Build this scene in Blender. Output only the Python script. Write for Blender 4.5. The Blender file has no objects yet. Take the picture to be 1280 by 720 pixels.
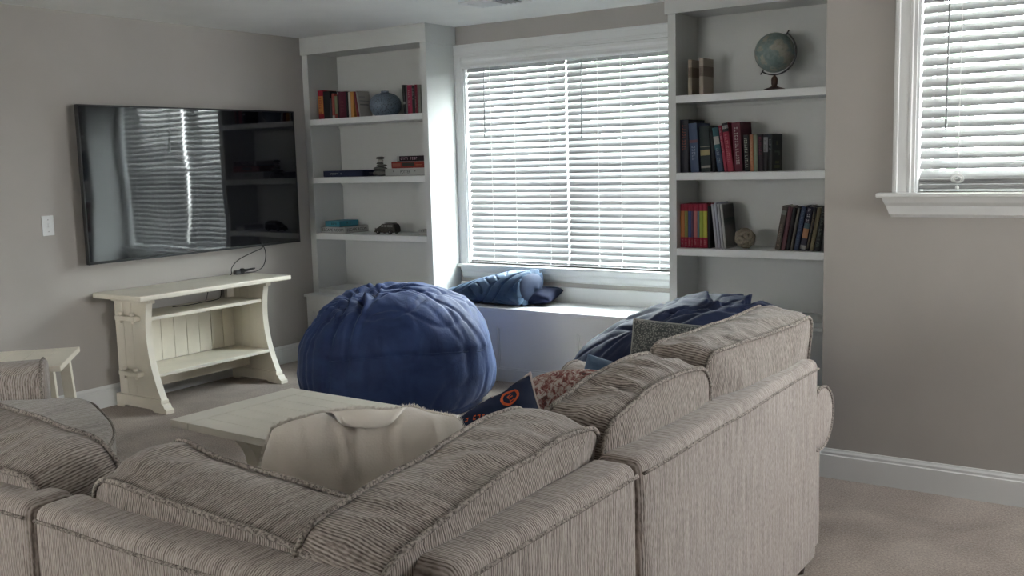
import bpy, bmesh, math, random
from mathutils import Vector, Matrix, noise, Euler
PI = math.pi
R = math.radians
SC = bpy.context.scene
COL = SC.collection

# ------------------------------------------------------------------ camera
cam_d = bpy.data.cameras.new('camera')
cam = bpy.data.objects.new('camera', cam_d)
COL.objects.link(cam)
YAW, PIT, ROLL, F = 0.59508656, 0.12692778, -0.02666335, 1.24887476
fw = Vector((-math.sin(YAW)*math.cos(PIT), math.cos(YAW)*math.cos(PIT), -math.sin(PIT)))
rt = Vector((math.cos(YAW), math.sin(YAW), 0))
up = rt.cross(fw)
c_, s_ = math.cos(ROLL), math.sin(ROLL)
r2 = rt*c_ + up*s_
u2 = -rt*s_ + up*c_
M = Matrix((r2, u2, -fw)).transposed().to_4x4()
M.translation = Vector((0, 0, 1.47))
cam.matrix_world = M
cam_d.sensor_width = 36
cam_d.lens = F*1000/1280*36
cam_d.clip_start = 0.05
SC.camera = cam

# ------------------------------------------------------------------ world, daylight, exposure
SC.view_settings.view_transform = 'Standard'
SC.view_settings.look = 'None'
SC.view_settings.gamma = 1
SC.view_settings.use_curve_mapping = False
SC.view_settings.exposure = 0.8
SKY = 34.0
w = bpy.data.worlds.new('sky')
SC.world = w
w.use_nodes = True
nt = w.node_tree
bg = nt.nodes['Background']
tc = nt.nodes.new('ShaderNodeTexCoord')
sp = nt.nodes.new('ShaderNodeSeparateXYZ')
rp = nt.nodes.new('ShaderNodeValToRGB')
rp.color_ramp.elements[0].position = 0.0
rp.color_ramp.elements[0].color = (0.97, 0.985, 1.0, 1)
rp.color_ramp.elements[1].position = 0.8
rp.color_ramp.elements[1].color = (0.87, 0.935, 1.0, 1)
nt.links.new(tc.outputs['Generated'], sp.inputs[0])
nt.links.new(sp.outputs['Z'], rp.inputs[0])
nt.links.new(rp.outputs[0], bg.inputs['Color'])
bg.inputs['Strength'].default_value = SKY

def portal(loc, rot, sx, sy):
    l = bpy.data.lights.new('window_portal', 'AREA')
    l.shape = 'RECTANGLE'; l.size = sx; l.size_y = sy
    l.cycles.is_portal = True
    o = bpy.data.objects.new('window_portal', l)
    o.location = loc; o.rotation_euler = rot
    COL.objects.link(o)
XL, XR, YB, YN, YW, YF, HC = -5.58, 2.4, -2.6, 4.45, 5.83, 5.50, 2.42
portal((-3.48, 6.02, 1.47), (R(-90), 0, 0), 1.66, 1.46)
portal((-0.45, 4.64, 1.75), (R(-90), 0, 0), 1.05, 0.95)
portal((XR+0.2, 3.92, 1.45), (0, R(90), 0), 0.9, 0.85)

portal((-3.9, YB-0.2, 1.4), (R(90), 0, 0), 2.3, 1.7)  # portal for the added fill window behind the camera

# ------------------------------------------------------------------ materials
MATS = {}
def mat(name, col, rough=0.5, spec=0.5, metal=0.0, sheen=0.0, coat=0.0):
    if name in MATS: return MATS[name]
    m = bpy.data.materials.new(name); m.use_nodes = True
    b = m.node_tree.nodes['Principled BSDF']
    b.inputs['Base Color'].default_value = (*col, 1)
    b.inputs['Roughness'].default_value = rough
    b.inputs['Specular IOR Level'].default_value = spec
    b.inputs['Metallic'].default_value = metal
    b.inputs['Sheen Weight'].default_value = sheen
    b.inputs['Coat Weight'].default_value = coat
    MATS[name] = m
    return m
def N(m, t, **k):
    n = m.node_tree.nodes.new(t)
    for a, v in k.items(): setattr(n, a, v)
    return n
def L(m, a, b): m.node_tree.links.new(a, b)
def coords(m, scale=(1, 1, 1), kind='Object'):
    tc = N(m, 'ShaderNodeTexCoord'); mp = N(m, 'ShaderNodeMapping')
    mp.inputs['Scale'].default_value = scale
    L(m, tc.outputs[kind], mp.inputs[0])
    return mp.outputs[0]
def ramp(m, fac, stops):
    r = N(m, 'ShaderNodeValToRGB')
    e = r.color_ramp.elements
    while len(e) < len(stops): e.new(0.5)
    for i, (p, c) in enumerate(stops):
        e[i].position = p; e[i].color = (*c, 1)
    L(m, fac, r.inputs[0])
    return r.outputs[0]
def noise_tex(m, vec, scale, detail=3, rough=0.5, dist=0.0):
    n = N(m, 'ShaderNodeTexNoise')
    n.inputs['Scale'].default_value = scale; n.inputs['Detail'].default_value = detail
    n.inputs['Roughness'].default_value = rough; n.inputs['Distortion'].default_value = dist
    L(m, vec, n.inputs['Vector'])
    return n.outputs[0]
def bump(m, h, strength, dist, prev=None):
    b = N(m, 'ShaderNodeBump')
    b.inputs['Strength'].default_value = strength; b.inputs['Distance'].default_value = dist
    L(m, h, b.inputs['Height'])
    if prev is not None: L(m, prev, b.inputs['Normal'])
    return b.outputs[0]
def bsdf(m): return m.node_tree.nodes['Principled BSDF']

def painted(name, col, rough, var=0.03, sc=3.0, bs=0.05, bsc=120):
    m = mat(name, col, rough, 0.35)
    v = coords(m)
    n = noise_tex(m, v, sc, 3)
    lo = tuple(c*(1-var) for c in col); hi = tuple(min(1, c*(1+var)) for c in col)
    L(m, ramp(m, n, [(0.3, lo), (0.7, hi)]), bsdf(m).inputs['Base Color'])
    L(m, bump(m, noise_tex(m, v, bsc, 2), bs, 0.002), bsdf(m).inputs['Normal'])
    return m
WALL = painted('wall_paint', (0.455, 0.43, 0.40), 0.75)
CEIL = painted('ceiling_paint', (0.88, 0.88, 0.86), 0.85)
TRIM = painted('white_trim_paint', (0.78, 0.79, 0.78), 0.38, 0.015)
SHELFW = painted('bookcase_paint', (0.66, 0.67, 0.65), 0.45, 0.015)
CREAM = painted('cream_paint', (0.80, 0.75, 0.64), 0.42, 0.05, 6)
TABLEC = painted('ivory_table_paint', (0.72, 0.68, 0.60), 0.42, 0.05, 5)

CARPET = mat('carpet_pile', (0.45, 0.39, 0.34), 0.95, 0.1, sheen=0.3)
v = coords(CARPET)
big = noise_tex(CARPET, v, 2.2, 3, 0.6, 0.5)
fine = noise_tex(CARPET, v, 120, 4, 0.75)
mx = N(CARPET, 'ShaderNodeMath', operation='MULTIPLY_ADD')
mx.inputs[1].default_value = 0.35
L(CARPET, big, mx.inputs[0])
f2 = N(CARPET, 'ShaderNodeMath', operation='MULTIPLY'); f2.inputs[1].default_value = 0.65
L(CARPET, fine, f2.inputs[0]); L(CARPET, f2.outputs[0], mx.inputs[2])
L(CARPET, ramp(CARPET, mx.outputs[0], [(0.36, (0.22, 0.17, 0.135)), (0.5, (0.42, 0.345, 0.29)), (0.64, (0.66, 0.565, 0.485))]), bsdf(CARPET).inputs['Base Color'])
L(CARPET, bump(CARPET, fine, 1.0, 0.012), bsdf(CARPET).inputs['Normal'])

def chenille(name, dark, mid, light, swap=False, kind='Object'):
    """ribbed chenille: fine broken ribs running across local X (or U)"""
    m = mat(name, mid, 0.9, 0.15, sheen=0.2)
    def vec(x, y): return coords(m, (y, x, y) if swap else (x, y, y), kind)
    n1 = noise_tex(m, vec(210, 5), 1.0, 1.5, 0.55)
    n3 = noise_tex(m, vec(300, 60), 1.0, 1.0, 0.6)
    low = noise_tex(m, coords(m, (1, 1, 1), kind), 6.0, 2.0)
    sep = N(m, 'ShaderNodeSeparateXYZ'); L(m, vec(1, 1), sep.inputs[0])
    def M2(op, a, b_, c=None):
        n = N(m, 'ShaderNodeMath', operation=op)
        for i, x in enumerate((a, b_, c)):
            if x is None: continue
            if isinstance(x, (int, float)): n.inputs[i].default_value = x
            else: L(m, x, n.inputs[i])
        return n.outputs[0]
    ph = M2('MULTIPLY_ADD', sep.outputs[1 if swap else 0], 2*PI/0.0062, M2('MULTIPLY', low, 9.0))
    sn = M2('MULTIPLY_ADD', M2('SINE', ph, 0), 0.5, 0.5)
    a = M2('ADD', M2('MULTIPLY', sn, 0.20), M2('ADD', M2('MULTIPLY', n1, 0.42), M2('MULTIPLY', n3, 0.40)))
    L(m, ramp(m, a, [(0.36, dark), (0.50, mid), (0.64, light)]), bsdf(m).inputs['Base Color'])
    L(m, bump(m, a, 0.7, 0.004), bsdf(m).inputs['Normal'])
    return m
SOFA = chenille('greige_chenille', (0.15, 0.122, 0.108), (0.35, 0.303, 0.273), (0.50, 0.448, 0.41))
SOFAC = chenille('greige_chenille_cushion', (0.095, 0.075, 0.064), (0.27, 0.232, 0.205), (0.45, 0.398, 0.36), kind='UV')
SOFAD = chenille('greige_chenille_seat', (0.12, 0.10, 0.088), (0.30, 0.265, 0.235), (0.46, 0.41, 0.37))
PIPE = mat('greige_piping', (0.25, 0.215, 0.19), 0.9, 0.1)
v = coords(PIPE, (60, 60, 60)); n = noise_tex(PIPE, v, 3.0, 2)
L(PIPE, ramp(PIPE, n, [(0.35, (0.11, 0.095, 0.085)), (0.6, (0.36, 0.32, 0.285))]), bsdf(PIPE).inputs['Base Color'])
L(PIPE, bump(PIPE, n, 0.6, 0.003), bsdf(PIPE).inputs['Normal'])

def suede(name, dark, light, sc=4.0, sh=0.4):
    m = mat(name, dark, 0.66, 0.3, sheen=sh)
    bsdf(m).inputs['Sheen Roughness'].default_value = 0.4
    bsdf(m).inputs['Sheen Tint'].default_value = (0.55, 0.68, 1.0, 1)
    vv = coords(m)
    n = noise_tex(m, vv, sc, 5, 0.6, 1.2)
    L(m, ramp(m, n, [(0.3, dark), (0.7, light)]), bsdf(m).inputs['Base Color'])
    L(m, bump(m, noise_tex(m, vv, 14, 5, 0.6, 0.8), 0.35, 0.01), bsdf(m).inputs['Normal'])
    return m
BLUE = suede('blue_suede', (0.010, 0.022, 0.078), (0.028, 0.054, 0.16), sh=0.30)
NAVY = suede('navy_cotton', (0.006, 0.011, 0.036), (0.014, 0.024, 0.066), sh=0.10)
QUILT = suede('slate_blue_quilt', (0.035, 0.065, 0.115), (0.065, 0.11, 0.175), 9, sh=0.25)
DARKNAVY = mat('dark_navy_fabric', (0.008, 0.012, 0.035), 0.8, 0.2)
WFAB = painted('off_white_plush', (0.60, 0.55, 0.49), 0.9, 0.07, 8, 0.5, 160)
bsdf(WFAB).inputs['Sheen Weight'].default_value = 0.4
WFAB2 = painted('off_white_ribbon', (0.72, 0.67, 0.60), 0.85, 0.04, 8, 0.3, 200)
KNIT = mat('grey_knit', (0.2, 0.2, 0.19), 0.95, 0.1)
v = coords(KNIT, (1, 1, 1)); vo = N(KNIT, 'ShaderNodeTexVoronoi'); vo.inputs['Scale'].default_value = 150
L(KNIT, v, vo.inputs['Vector'])
n = noise_tex(KNIT, v, 60, 2)
L(KNIT, ramp(KNIT, vo.outputs['Distance'], [(0.1, (0.30, 0.30, 0.275)), (0.6, (0.07, 0.075, 0.075))]), bsdf(KNIT).inputs['Base Color'])
L(KNIT, bump(KNIT, vo.outputs['Distance'], -0.8, 0.006), bsdf(KNIT).inputs['Normal'])
FLORAL = mat('rose_print', (0.5, 0.4, 0.38), 0.9, 0.1)
v = coords(FLORAL); n = noise_tex(FLORAL, v, 55, 3, 0.65, 0.8)
L(FLORAL, ramp(FLORAL, n, [(0.40, (0.48, 0.43, 0.39)), (0.50, (0.30, 0.20, 0.18)), (0.57, (0.19, 0.055, 0.05)), (0.66, (0.09, 0.06, 0.06))]), bsdf(FLORAL).inputs['Base Color'])

SLAT = bpy.data.materials.new('blind_slat'); SLAT.use_nodes = True
b = bsdf(SLAT); b.inputs['Base Color'].default_value = (0.36, 0.36, 0.357, 1); b.inputs['Roughness'].default_value = 0.35
b.inputs['Specular IOR Level'].default_value = 0.3
tr = N(SLAT, 'ShaderNodeBsdfTranslucent'); tr.inputs[0].default_value = (0.80, 0.84, 0.86, 1)
ms = N(SLAT, 'ShaderNodeMixShader'); ms.inputs[0].default_value = 0.06
L(SLAT, b.outputs[0], ms.inputs[1]); L(SLAT, tr.outputs[0], ms.inputs[2])
L(SLAT, ms.outputs[0], SLAT.node_tree.nodes['Material Output'].inputs[0])
CORD = mat('white_cord', (0.8, 0.8, 0.78), 0.7)
WAND = mat('grey_wand', (0.30, 0.31, 0.31), 0.3)
VINYL = mat('white_vinyl', (0.8, 0.81, 0.81), 0.35)
GLASS = bpy.data.materials.new('window_glass'); GLASS.use_nodes = True
for n in list(GLASS.node_tree.nodes):
    if n.type == 'BSDF_PRINCIPLED': GLASS.node_tree.nodes.remove(n)
t1 = N(GLASS, 'ShaderNodeBsdfTransparent'); t1.inputs[0].default_value = (0.95, 0.98, 0.97, 1)
g1 = N(GLASS, 'ShaderNodeBsdfGlossy'); g1.inputs['Roughness'].default_value = 0.02
ms = N(GLASS, 'ShaderNodeMixShader'); ms.inputs[0].default_value = 0.05
L(GLASS, t1.outputs[0], ms.inputs[1]); L(GLASS, g1.outputs[0], ms.inputs[2])
L(GLASS, ms.outputs[0], GLASS.node_tree.nodes['Material Output'].inputs[0])

SCREEN = mat('tv_glass', (0.004, 0.004, 0.006), 0.045, 1.0)
bsdf(SCREEN).inputs['IOR'].default_value = 1.47
v = coords(SCREEN, (1, 1, 1))
L(SCREEN, bump(SCREEN, noise_tex(SCREEN, v, 2.2, 1, 0.4), 0.12, 0.02), bsdf(SCREEN).inputs['Normal'])
TVB = mat('tv_bezel', (0.008, 0.008, 0.009), 0.35)
BLACKP = mat('black_plastic', (0.012, 0.012, 0.013), 0.45)
PAGES = painted('book_pages', (0.62, 0.58, 0.50), 0.9, 0.05, 60)
DARKW = mat('dark_wood_foot', (0.03, 0.018, 0.012), 0.45)
def colm(r, g, b, rough=0.55):
    k = 'cover_%02x%02x%02x' % (int(r*255), int(g*255), int(b*255))
    return mat(k, (r, g, b), rough, 0.4)

# ------------------------------------------------------------------ mesh helpers
def obj(name, bm, m, parent=None, smooth=False, loc=None, label=None):
    me = bpy.data.meshes.new(name)
    bmesh.ops.recalc_face_normals(bm, faces=bm.faces)
    bm.to_mesh(me); bm.free()
    if smooth:
        for p in me.polygons: p.use_smooth = True
    me.materials.append(m)
    o = bpy.data.objects.new(name, me); COL.objects.link(o)
    if parent is not None: o.parent = parent
    if loc is not None: o.location = loc
    if label: o['label'] = label
    return o
def box(bm, x0, x1, y0, y1, z0, z1, bev=0.0, seg=2):
    r = bmesh.ops.create_cube(bm, size=1.0)
    vs = r['verts']
    for v in vs:
        v.co = Vector(((x0+x1)/2 + v.co.x*(x1-x0), (y0+y1)/2 + v.co.y*(y1-y0), (z0+z1)/2 + v.co.z*(z1-z0)))
    if bev > 0:
        es = set(e for v in vs for e in v.link_edges)
        bmesh.ops.bevel(bm, geom=list(es), offset=bev, segments=seg, affect='EDGES', profile=0.5)
    return bm
def B(*a, **k):
    return box(bmesh.new(), *a, **k)
def cyl(bm, p0, p1, r0, r1=None, n=12, cap=True):
    r1 = r0 if r1 is None else r1
    p0, p1 = Vector(p0), Vector(p1)
    q = (p1-p0).to_track_quat('Z', 'Y')
    a = [bm.verts.new(p0 + q @ Vector((r0*math.cos(2*PI*i/n), r0*math.sin(2*PI*i/n), 0))) for i in range(n)]
    b = [bm.verts.new(p1 + q @ Vector((r1*math.cos(2*PI*i/n), r1*math.sin(2*PI*i/n), 0))) for i in range(n)]
    for i in range(n): bm.faces.new((a[i], a[(i+1) % n], b[(i+1) % n], b[i]))
    if cap:
        bm.faces.new(a[::-1]); bm.faces.new(b)
    return bm
def tube(bm, pts, r, n=8, closed=False):
    pts = [Vector(p) for p in pts]; m = len(pts); rings = []
    nrm = None
    for i, p in enumerate(pts):
        if closed: t = pts[(i+1) % m]-pts[i-1]
        else: t = pts[min(i+1, m-1)]-pts[max(i-1, 0)]
        t.normalize()
        if nrm is None:
            nrm = t.orthogonal().normalized()
        nrm = (nrm - t*nrm.dot(t)).normalized()
        bn = t.cross(nrm)
        rings.append([bm.verts.new(p + (nrm*math.cos(2*PI*k/n) + bn*math.sin(2*PI*k/n))*r) for k in range(n)])
    for i in range(m if closed else m-1):
        a, b = rings[i], rings[(i+1) % m]
        if closed and i == m-1:
            # best offset to close without a twist
            off = min(range(n), key=lambda s: (b[s].co-a[0].co).length)
        else: off = 0
        for k in range(n):
            bm.faces.new((a[k], a[(k+1) % n], b[(k+1+off) % n], b[(k+off) % n]))
    if not closed:
        bm.faces.new(rings[0][::-1]); bm.faces.new(rings[-1])
    return bm
def lathe(bm, prof, n=32, c=(0, 0, 0)):
    rings = []
    for r, z in prof:
        rings.append([bm.verts.new((c[0]+r*math.cos(2*PI*i/n), c[1]+r*math.sin(2*PI*i/n), c[2]+z)) for i in range(n)] if r > 1e-6 else [bm.verts.new((c[0], c[1], c[2]+z))])
    for a, b in zip(rings, rings[1:]):
        for i in range(n):
            j = (i+1) % n
            if len(a) == 1 and len(b) == 1: continue
            if len(a) == 1: bm.faces.new((a[0], b[j], b[i]))
            elif len(b) == 1: bm.faces.new((a[i], a[j], b[0]))
            else: bm.faces.new((a[i], a[j], b[j], b[i]))
    return bm
def prism(bm, pts, axis, a, b):
    """outline pts (2D) extruded along axis from a to b"""
    def P(p, t):
        if axis == 0: return (t, p[0], p[1])
        if axis == 1: return (p[0], t, p[1])
        return (p[0], p[1], t)
    A = [bm.verts.new(P(p, a)) for p in pts]; C = [bm.verts.new(P(p, b)) for p in pts]
    n = len(pts)
    for i in range(n): bm.faces.new((A[i], A[(i+1) % n], C[(i+1) % n], C[i]))
    bm.faces.new(A[::-1]); bm.faces.new(C)
    return bm
def empty(name, label, cat, loc=(0, 0, 0), rz=0.0, group=None):
    o = bpy.data.objects.new(name, None); COL.objects.link(o)
    o.empty_display_size = 0.05
    o.location = loc; o.rotation_euler = (0, 0, rz)
    o['label'] = label; o['category'] = cat
    if group: o['group'] = group
    return o
def tag(o, label, cat, group=None):
    o['label'] = label; o['category'] = cat
    if group: o['group'] = group
    return o
def struct(o): o['kind'] = 'structure'; return o
def marks(w_, h_, n, seed, vertical=True):
    """a line of small illegible letter shapes, w wide along X, h tall along Z, facing -Y"""
    rnd = random.Random(seed); bm = bmesh.new()
    step = h_/n
    for i in range(n):
        z = -h_/2+i*step
        if rnd.random() < 0.12: continue
        k = step*0.62
        box(bm, -w_/2, -w_/2+w_*0.28, -0.0006, 0.0, z, z+k)
        box(bm, w_/2-w_*0.28, w_/2, -0.0006, 0.0, z, z+k) if rnd.random() < 0.6 else None
        zz = z+rnd.choice((0, k*0.4, k*0.8)); box(bm, -w_/2, w_/2, -0.0006, 0.0, zz, zz+k*0.25)
    return bm
def line_bm(n, size, seed=1):
    """one horizontal line of n small illegible letter shapes"""
    bm = marks(size*0.72, n*size*0.72, n, seed)
    return xf(bm, Matrix.Rotation(R(90), 4, 'Y'))
_tc = {}
def text_bm(s, size, depth=0.0006, squeeze=1.0):
    """flat lettering in the XZ plane, facing -Y, centred"""
    key = s
    if key not in _tc:
        c = bpy.data.curves.new('lettering', 'FONT'); c.body = s; c.size = 1.0
        c.align_x = 'CENTER'; c.align_y = 'CENTER'; c.resolution_u = 5
        o = bpy.data.objects.new('lettering', c); COL.objects.link(o)
        dg = bpy.context.evaluated_depsgraph_get()
        me = bpy.data.meshes.new_from_object(o.evaluated_get(dg))
        _tc[key] = ([tuple(v.co) for v in me.vertices], [tuple(p.vertices) for p in me.polygons])
        bpy.data.objects.remove(o); bpy.data.curves.remove(c); bpy.data.meshes.remove(me)
    vs, fs = _tc[key]
    bm = bmesh.new()
    V = [bm.verts.new((x*size*squeeze, -depth, y*size)) for x, y, z in vs]
    for f in fs:
        try: bm.faces.new([V[i] for i in f])
        except ValueError: pass
    ext = bmesh.ops.extrude_face_region(bm, geom=list(bm.faces))
    for g in ext['geom']:
        if isinstance(g, bmesh.types.BMVert): g.co.y += depth
    return bm
def xf(bm, m):
    bmesh.ops.transform(bm, matrix=m, verts=bm.verts)
    return bm

# ================================================================== SETTING
def wall_with_hole(axis, at0, at1, a0, a1, z0, z1, holes):
    """a wall as joined blocks round its window openings"""
    bm = bmesh.new()
    def add(p0, p1, q0, q1):
        if p1-p0 < 1e-4 or q1-q0 < 1e-4: return
        if axis == 1: box(bm, p0, p1, at0, at1, q0, q1)
        else: box(bm, at0, at1, p0, p1, q0, q1)
    cur = a0
    for h0, h1, hz0, hz1 in holes:
        add(cur, h0, z0, z1); add(h0, h1, z0, hz0); add(h0, h1, hz1, z1); cur = h1
    add(cur, a1, z0, z1)
    return bm
W1 = (-4.313, -2.645, 0.735, 2.205)      # main window opening
W2 = (-0.953, 0.06, 1.292, 2.215)        # small window opening
W3 = (3.62, 4.28, 1.05, 1.85)            # window on the right wall, out of frame
struct(obj('floor', B(XL-0.15, XR+0.15, YB-0.15, YW+0.15, -0.12, 0), CARPET))
struct(obj('ceiling', B(XL-0.15, XR+0.15, YB-0.15, YW+0.15, HC, HC+0.1), CEIL))
struct(obj('wall_left', B(XL-0.15, XL, YB-0.15, YW+0.15, 0, HC), WALL))
struct(obj('wall_back', wall_with_hole(1, YW, YW+0.15, XL, -1.33, 0, HC, [W1]), WALL))
struct(obj('wall_niche_side', B(-1.33, -1.18, YN+0.15, YW+0.15, 0, HC), WALL))
struct(obj('wall_front_right', wall_with_hole(1, YN, YN+0.15, -1.33, XR+0.15, 0, HC, [W2]), WALL))
struct(obj('wall_right', wall_with_hole(0, XR, XR+0.15, YB, YN, 0, HC, [W3]), WALL))
W_FILL = (-5.0, -2.8, 0.60, 2.20)            # unseen window added behind the camera for fill light
struct(obj('wall_behind', wall_with_hole(1, YB-0.15, YB, XL, XR, 0, HC, [W_FILL]), WALL))

SHADE = bpy.data.materials.new('fill_shade'); SHADE.use_nodes = True  # translucent shade added to dim and spread light from the rear fill window
for n in list(SHADE.node_tree.nodes):
    if n.type == 'BSDF_PRINCIPLED': SHADE.node_tree.nodes.remove(n)
sd = N(SHADE, 'ShaderNodeBsdfDiffuse'); sd.inputs[0].default_value = (0.75, 0.74, 0.72, 1)
st_ = N(SHADE, 'ShaderNodeBsdfTranslucent'); st_.inputs[0].default_value = (0.7, 0.69, 0.66, 1)
ms = N(SHADE, 'ShaderNodeMixShader'); ms.inputs[0].default_value = 0.22
L(SHADE, sd.outputs[0], ms.inputs[1]); L(SHADE, st_.outputs[0], ms.inputs[2])
L(SHADE, ms.outputs[0], SHADE.node_tree.nodes['Material Output'].inputs[0])
bm = bmesh.new()
bm.faces.new([bm.verts.new(p) for p in ((W_FILL[0]-.03, YB+0.03, W_FILL[2]-.03), (W_FILL[1]+.03, YB+0.03, W_FILL[2]-.03), (W_FILL[1]+.03, YB+0.03, W_FILL[3]+.03), (W_FILL[0]-.03, YB+0.03, W_FILL[3]+.03))])
sh_ = obj('fill_shade', bm, SHADE)
sh_['label'] = 'pale roller shade added over the unseen fill window on the wall behind, softening its light'; sh_['category'] = 'shade'

def base_profile(bm, axis, at, sgn, a, b):
    """moulded baseboard: tall flat board and a stepped cap"""
    t, h = 0.016, 0.135
    pts = [(0, 0), (t, 0), (t, h-0.030), (t*0.72, h-0.026), (t*0.72, h-0.016), (t*0.45, h-0.008), (t*0.3, h), (0, h)]
    pts = [(at+sgn*p, z) for p, z in pts]
    if axis == 1: # wall faces +-Y, run along X
        return prism(bm, pts, 0, a, b)
    A = [bm.verts.new((p, a, z)) for p, z in pts]; C = [bm.verts.new((p, b, z)) for p, z in pts]
    n = len(pts)
    for i in range(n): bm.faces.new((A[i], A[(i+1) % n], C[(i+1) % n], C[i]))
    bm.faces.new(A[::-1]); bm.faces.new(C)
    return bm
struct(obj('baseboard_left', base_profile(bmesh.new(), 0, XL, 1, YB, 5.40), TRIM))
struct(obj('baseboard_front_right', base_profile(bmesh.new(), 1, YN, -1, -1.33, XR), TRIM))
struct(obj('baseboard_right', base_profile(bmesh.new(), 0, XR, -1, YB, YN-0.02), TRIM))
struct(obj('baseboard_niche', base_profile(bmesh.new(), 0, -1.33, -1, YN-0.016, 5.40), TRIM))

# --- window casings, stools and aprons
def casing_profile(x0, x1, flip=False):
    w_ = x1-x0
    p = [(0, 0), (0, .015), (.10, .018), (.20, .018), (.24, .015), (.66, .0145), (.70, .016), (.80, .016), (.85, .012), (1, .011), (1, 0)]
    if flip: p = [(1-a, b) for a, b in p][::-1]
    return [(x0+a*w_, b) for a, b in p]
def casing(bm, x0, x1, z0, z1, y, wv):
    # two stiles and a head, outer edge thick, inner edge thin; y = wall face, casing proud towards -Y
    for flip, a, b in ((False, x0-wv, x0), (True, x1, x1+wv)):
        pr = [(p, y-q) for p, q in casing_profile(a, b, flip)]
        prism(bm, pr, 2, z0, z1)
    pr = [(y-q, zz) for zz, q in casing_profile(z1, z1+wv*1.15, True)]
    prism(bm, pr, 0, x0-wv, x1+wv)
    return bm
struct(obj('trim_1', casing(bmesh.new(), W1[0], W1[1], W1[2], W1[3], YW, 0.075), TRIM))
struct(obj('trim_2', casing(bmesh.new(), W2[0], W2[1], W2[2], W2[3], YN, 0.088), TRIM))
bm = B(W1[0]-0.075, W1[1]+0.075, YW-0.055, YW+0.10, 0.713, 0.735, bev=0.006)
struct(obj('trim_3', bm, TRIM))
bm = prism(bmesh.new(), [(YW, 0.713), (YW-0.040, 0.713), (YW-0.032, 0.69), (YW-0.018, 0.675), (YW-0.014, 0.645), (YW, 0.63)], 0, W1[0]-0.055, W1[1]+0.055)
struct(obj('trim_4', bm, TRIM))
struct(obj('trim_5', B(-4.388, -2.57, YW-0.016, YW, 0.497, 0.602, bev=0.003), TRIM))      # upstand behind the seat
bm = B(W2[0]-0.145, W2[1]+0.145, YN-0.06, YN+0.10, 1.272, 1.292, bev=0.006)
struct(obj('trim_6', bm, TRIM))
bm = bmesh.new()
pts = [(YN, 1.272), (YN-0.042, 1.272), (YN-0.034, 1.25), (YN-0.018, 1.235), (YN-0.014, 1.20), (YN, 1.187)]
prism(bm, pts, 0, W2[0]-0.125, W2[1]+0.125)
for v in bm.verts:                               # ends cut back towards the bottom
    k = (1.272-v.co.z)/0.085*0.032
    v.co.x += k if v.co.x < -0.4 else -k
struct(obj('trim_7', bm, TRIM))

# --- windows: frame, two sashes each with panes of glass
def window(name, x0, x1, z0, z1, y, units):
    root = struct(bpy.data.objects.new(name, None)); COL.objects.link(root)
    bm = bmesh.new(); fw_ = 0.035
    box(bm, x0, x1, y-0.12, y, z1-0.012, z1); box(bm, x0, x0+0.010, y-0.12, y, z0, z1-0.012); box(bm, x1-0.010, x1, y-0.12, y, z0, z1-0.012)
    box(bm, x0, x1, y, y+0.05, z0, z0+fw_); box(bm, x0, x1, y, y+0.05, z1-fw_, z1)
    box(bm, x0, x0+fw_, y, y+0.05, z0+fw_, z1-fw_); box(bm, x1-fw_, x1, y, y+0.05, z0+fw_, z1-fw_)
    wu = (x1-x0)/units
    for k in range(1, units):
        box(bm, x0+wu*k-0.04, x0+wu*k+0.04, y, y+0.05, z0+fw_, z1-fw_)
    obj('window_frame', bm, VINYL, root)
    for k in range(units):
        a, b = x0+wu*k+0.045, x0+wu*(k+1)-0.045
        zm = (z0+z1)/2
        for q, (s0, s1) in enumerate(((z0+fw_, zm+0.015), (zm-0.015, z1-fw_))):
            yy = y+0.004 if q == 0 else y+0.028
            sm = bmesh.new(); t = 0.03
            box(sm, a, b, yy, yy+0.02, s0, s0+t); box(sm, a, b, yy, yy+0.02, s1-t, s1)
            box(sm, a, a+t, yy, yy+0.02, s0+t, s1-t); box(sm, b-t, b, yy, yy+0.02, s0+t, s1-t)
            so = obj('sash', sm, VINYL, root)
            obj('pane', B(a+t, b-t, yy+0.007, yy+0.012, s0+t, s1-t), GLASS, so)
    return root
window('window_1', W1[0], W1[1], W1[2], W1[3], YW+0.12, 2)
window('window_2', W2[0], W2[1], W2[2], W2[3], YN+0.12, 1)

# ------------------------------------------------------------------ outdoors seen between the slats
GRASS = painted('pale_gravel', (0.42, 0.41, 0.38), 0.95, 0.2, 2)
struct(obj('ground_outside', B(-30, 30, 6.0, 60, -0.45, -0.30), GRASS))
LEAF = painted('tree_leaves', (0.22, 0.27, 0.20), 0.8, 0.4, 30)
BARK = mat('tree_bark', (0.12, 0.09, 0.07), 0.9)
def tree(x, y, h, r, seed, label):
    t = empty('tree', label, 'tree', (x, y, -0.30), 0, 'trees beyond the windows')
    obj('trunk', cyl(bmesh.new(), (0, 0, 0), (0, 0, h*0.6), 0.16, 0.09), BARK, t)
    rnd = random.Random(seed); bm = bmesh.new()
    for i in range(900):
        d = Vector((rnd.gauss(0, 1), rnd.gauss(0, 1), rnd.gauss(0, 1))).normalized()*r*rnd.uniform(0.35, 1)
        c = Vector((0, 0, h-r*1.0)) + Vector((d.x, d.y, d.z*1.2)); s = rnd.uniform(0.10, 0.22)
        u_ = Vector((rnd.gauss(0, 1), rnd.gauss(0, 1), rnd.gauss(0, 1))).normalized(); v_ = u_.orthogonal().normalized()
        bm.faces.new([bm.verts.new(c+u_*s), bm.verts.new(c+v_*s*0.6), bm.verts.new(c-u_*s), bm.verts.new(c-v_*s*0.6)])
    obj('foliage', bm, LEAF, t)
tree(-10.5, 21, 5.6, 2.2, 1, 'green leafy tree outside the window behind the seat, further left')
tree(-5.6, 23, 5.0, 2.0, 2, 'green leafy tree outside the wide window, behind its right-hand blind')
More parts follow.
